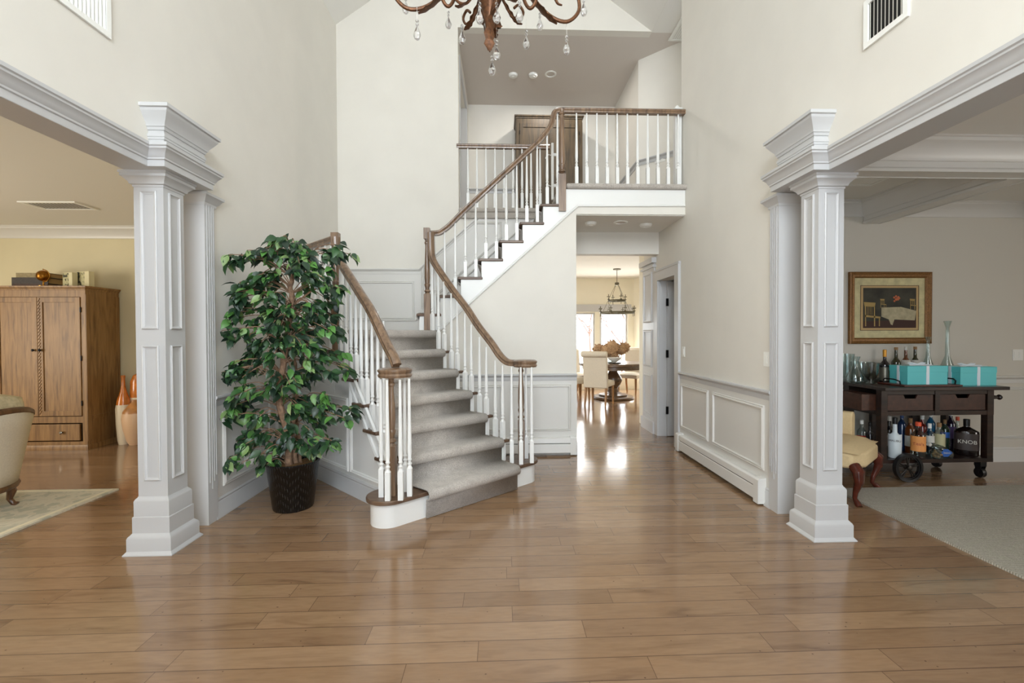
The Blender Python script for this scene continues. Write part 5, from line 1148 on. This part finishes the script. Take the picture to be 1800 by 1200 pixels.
tr3 = [P3(528, 815, 3.74), P3(525, 770, 3.78), P3(520, 715, 3.80), P3(528, 660, 3.82), P3(535, 600, 3.8), P3(545, 540, 3.8)]
for tr, r0 in ((tr1, .028), (tr2, .019), (tr3, .016)):
    sp_ = smoothpath(tr, 4); n = len(sp_); lpart(MB().tube([p+V((R.gauss(0, .003), R.gauss(0, .003), 0)) for p in sp_], [r0*(1-.55*i/n)*R.uniform(.9, 1.12) for i in range(n)], 9), 'trunk', 'leafwood', fi)
# leaf material with per-leaf colour
t = NT('ficus_leaf'); at_ = t.n('ShaderNodeAttribute', attribute_name='tint'); t.l(t.ramp(at_.outputs['Fac'], [(0, lin(26, 44, 34)), (.35, lin(36, 62, 40)), (.7, lin(52, 88, 48)), (.92, lin(84, 134, 62)), (1, lin(128, 150, 96))]), t.b.inputs['Base Color'])
t.b.inputs['Roughness'].default_value = .38; t.b.inputs['Subsurface Weight'].default_value = 0; M['leaf'] = t.m
LV, LF, TI = [], [], []
def leaf(p, d, L, tint):
    d = d.normalized(); side_ = d.cross(V((R.gauss(0, .6), -.6+R.gauss(0, .6), 1))).normalized(); up = side_.cross(d); w = L*.28
    prof_ = [(0, 0, 0), (.18, .75, .0), (.40, 1.0, .02), (.68, .72, .0), (.86, .3, -.06), (1.0, 0, -.12)]
    o = len(LV); pts = []
    off_ = V((PX, PY, 0))
    for s0, ww, dz in prof_:
        c = p+d*(L*s0)+up*(L*dz)
        for k in (-1, 0, 1): pts.append(c+side_*(w*ww*k)+up*(abs(k)*w*ww*.32))
    for q_ in pts: q_.x = max(q_.x, XL+.03-PX)
    LV.extend(pts)
    for i in range(5):
        for k in (0, 1): LF.append((o+i*3+k, o+i*3+k+1, o+(i+1)*3+k+1, o+(i+1)*3+k)); TI.append(tint)
twigs = MB()
def cluster(px, py, rx, ry, n, Y=3.58):
    "a spray of twigs from the trunk to an area measured in the photograph, with hanging leaves"
    c = P3(px, py, Y)
    src = min(smoothpath(tr1, 4)+smoothpath(tr2, 4), key=lambda q: (q-c).length+.8*max(0, q.z-c.z+.02))
    k = 3.6/800; ends = []
    for _ in range(max(2, n//9)):
        e = c+V((R.uniform(-rx, rx)*k, R.uniform(-.16, .14), R.uniform(-ry, ry)*k)); ends.append(e)
        mid = (src+e)/2+V((0, 0, .07)); pth = smoothpath([src, mid, e+V((0, 0, .015)), e], 5); twigs.tube(pth, [.0045*(1-.6*i/len(pth)) for i in range(len(pth))], 5)
        m_ = max(6, int(n/max(2, n//9)))
        for j in range(m_):
            f = R.uniform(.45, 1.0); q = pth[min(len(pth)-1, int(f*len(pth)))]+V((R.gauss(0, .018), R.gauss(0, .018), R.gauss(0, .010)))
            out = (e-src); out.z = 0; out = out.normalized() if out.length > 1e-3 else V((0, -1, 0))
            d = out*R.uniform(.1, 1.0)+V((R.gauss(0, .55), R.gauss(0, .5), R.uniform(-1.3, -.15)))
            wx = q+V((PX, PY, 0))
            L_ = R.uniform(.062, .105)
            if wx.x+d.normalized().x*L_ < XL+.05: d.x = abs(d.x); 
            if wx.x < XL+.045: q.x += (XL+.05-wx.x)
            sm = (wx.x+wx.y); 
            if wx.z < 1.3 and sm > 2.50: q -= V((1, 1, 0))*(sm-2.50)*.5
            tint = R.choice([R.uniform(0, .5), R.uniform(0, .5), R.uniform(.2, .75), R.uniform(.3, .9), R.uniform(.85, 1)])
            leaf(q, d, L_, tint)
CLU = [(500, 432, 22, 8, 42), (455, 448, 34, 12, 52), (425, 462, 18, 12, 26), (540, 440, 30, 12, 52), (575, 440, 22, 14, 36), (608, 445, 12, 10, 14),
 (470, 462, 25, 20, 42), (545, 462, 28, 18, 46), (485, 500, 32, 18, 62), (445, 508, 30, 16, 44), (425, 525, 20, 14, 30), (550, 490, 30, 22, 66), (575, 510, 20, 24, 46), (600, 525, 14, 16, 16),
 (470, 535, 34, 16, 58), (540, 530, 30, 24, 66), (435, 555, 22, 10, 28), (460, 565, 34, 16, 56), (500, 560, 26, 16, 48), (560, 560, 28, 20, 62), (590, 575, 16, 14, 26), (450, 590, 34, 16, 56), (412, 592, 16, 10, 14),
 (540, 590, 34, 18, 60), (500, 600, 30, 18, 50), (470, 620, 36, 16, 58), (565, 610, 24, 16, 44), (540, 640, 32, 20, 56), (590, 590, 14, 12, 16),
 (440, 645, 34, 16, 56), (405, 652, 22, 12, 28), (390, 658, 10, 10, 14), (470, 665, 30, 18, 44), (545, 665, 30, 18, 46), (600, 650, 18, 12, 16), (445, 690, 34, 14, 46), (418, 712, 20, 10, 24), (400, 738, 10, 5, 8),
 (520, 705, 26, 18, 50), (555, 710, 34, 18, 62), (590, 728, 26, 16, 36), (460, 735, 30, 16, 36), (440, 765, 26, 16, 42), (470, 770, 26, 18, 42), (555, 750, 34, 18, 58), (590, 770, 24, 12, 34), (432, 792, 12, 12, 18), (485, 795, 16, 12, 22), (535, 790, 20, 14, 28), (448, 800, 10, 8, 8), (478, 815, 8, 8, 6)]
for c in CLU: cluster(c[0], c[1], c[2], c[3], int(c[4]*1.08))
mb = MB(); mb.v = [tuple(p) for p in LV]; mb.f = LF
lf = lpart(mb, 'foliage', 'leaf', fi, recalc=False, ang=80); lf['kind'] = 'stuff'
av = lf.data.attributes.new('tint', 'FLOAT', 'FACE'); av.data.foreach_set('value', TI)
twigs.v = [(max(q[0], XL+.03-PX), q[1], q[2]) for q in twigs.v]
lpart(twigs, 'twigs', 'leafwood', fi)
# ------------------------------------------------------------------ crystal chandelier of the foyer
cc = thing('crystal_chandelier', 'large bronze scroll arm chandelier with hanging crystal drops', 'chandelier', (-.058, 2.70, 3.18))
K = lambda mb, n, m='chand', **k: lpart(mb, n, m, cc, **k)
K(MB().tube([(0, 0, 1.0), (0, 0, 3.8)], .012, 8), 'chain')
K(MB().lathe([(.004, -.155), (.012, -.12), (.016, -.06), (.030, .02), (.05, .10), (.075, .16), (.06, .22), (.03, .30), (.05, .45), (.03, .6), (.045, .8), (.015, 1.0)], seg=16), 'stem')
def leafy(pts, w, n=9):
    "acanthus leaf: serrated strip following pts"
    m = MB(); P_ = smoothpath(pts, 4); L = len(P_)
    prv = None
    for i in range(L-1):
        f = i/(L-1); t_ = (P_[i+1]-P_[i]).normalized(); s_ = t_.cross(V((0, 0, 1))); s_ = s_.normalized() if s_.length > .1 else V((1, 0, 0)); b_ = s_.cross(t_)
        ww = w*(.4+1.1*f*(1-f)*2.2)*(1.25 if i % 2 else .8)*(1 if f < .9 else .5)
        cur = [P_[i]-s_*ww+b_*ww*.25, P_[i], P_[i]+s_*ww+b_*ww*.25, P_[i]+b_*(.010)]
        if prv: o = len(m.v); m.add(prv+cur, [(0, 1, 5, 4), (1, 2, 6, 5), (2, 3, 7, 6), (3, 0, 4, 7)])
        prv = cur
    return m
K(leafy([(.03, -.03, .14), (.02, -.05, .02), (.0, -.03, -.10), (.0, 0, -.16)], .030), 'leaf_finial'); K(leafy([(-.03, .02, .14), (-.04, .03, .02), (-.01, .02, -.09), (.0, 0, -.15)], .030), 'leaf_finial'); K(leafy([(.04, .03, .10), (.05, .03, .02), (.05, .01, -.02)], .022), 'leaf_finial')
def drop(x, y, z, s=1.0, par=None):
    m = MB()
    m.tube([(x, y, z+.06), (x, y, z-.012)], .0012, 4)
    for q, r in ((.020, .010), (.040, .009)): m.ball((x, y, z-q*s), r*s, 8, 5, sz=.8)
    m.lathe([(.0015, 0), (.010, -.02), (.021, -.046), (.0215, -.056), (.014, -.074), (.001, -.082)], (x, y, z-.047*s), 8)
    return lpart(m, 'crystal_drop', 'crystal', cc, ang=10)
for deg, up_ in ((8, -.04), (188, -.075), (-62, 0), (-118, 0), (58, .36), (122, .36)):      # lower tier and raised tier of arms
    a = math.radians(deg); ca, sa = math.cos(a), math.sin(a)
    def Q(r, z): return V((r*ca, r*sa, z+up_))
    arm = smoothpath([Q(.04, .42), Q(.13, .38), Q(.24, .25), Q(.36, .14), Q(.47, .115), Q(.545, .19), Q(.53, .29), Q(.46, .32), Q(.40, .27), Q(.41, .22), Q(.44, .21)], 5)
    o = K(MB().tube(arm, [.011]*(len(arm)-8)+[.009-.0006*j for j in range(8)], 8), 'arm')
    lf_ = leafy([Q(.14, .36), Q(.24, .235), Q(.34, .135), Q(.42, .085)], .026).build('arm_leaf', 'chand'); lf_.parent = o
    cup = MB().lathe([(.01, .32), (.035, .335), (.05, .36), (.045, .365)], Q(.52, 0)*1.0, 14); cu2 = cup.build('candle_cup', 'chand'); cu2.parent = o
    cn = MB().lathe([(.013, .362), (.013, .46), (.004, .47)], Q(.52, 0), 10).build('candle', 'paper'); cn.parent = o
for deg in (-14, 194):
    a = math.radians(deg); ca, sa = math.cos(a), math.sin(a)
    K(MB().tube(smoothpath([V((r*ca, r*sa, z)) for r, z in ((.05, .5), (.15, .42), (.185, .25), (.205, .12), (.24, .062), (.275, .10), (.295, .22), (.30, .36))], 5), .010, 8), 'inner_scroll')
for px, yb_, Y_ in ((733, 70, 2.62), (788, 50, 3.05), (812, 77, 2.75), (843, 42, 2.45), (873, 41, 2.5), (873, 105, 2.70), (865, 132, 2.72), (913, 39, 2.5), (925, 86, 2.8), (949, 53, 3.05), (996, 96, 2.78), (713, 24, 2.9), (1026, 28, 2.8)):
    q = at(px, yb_-38*2.7/Y_, Y_)-V((-.058, 2.70, 3.18)); drop(q.x, q.y, q.z)
for i in range(6):
    a = 2*PI*i/6+.35; ca, sa = math.cos(a), math.sin(a)
    def Q(r, z): return V((r*ca, r*sa, z))
    arm = smoothpath([Q(.04, .24), Q(.09, .16), Q(.14, .09), Q(.19, .085), Q(.215, .13), Q(.185, .165), Q(.155, .14)], 5)
    o = K(MB().tube(arm, .008, 8), 'scroll')
    lf_ = leafy([Q(.07, .19), Q(.12, .11), Q(.17, .06), Q(.215, .055)], .018).build('scroll_leaf', 'chand'); lf_.parent = o
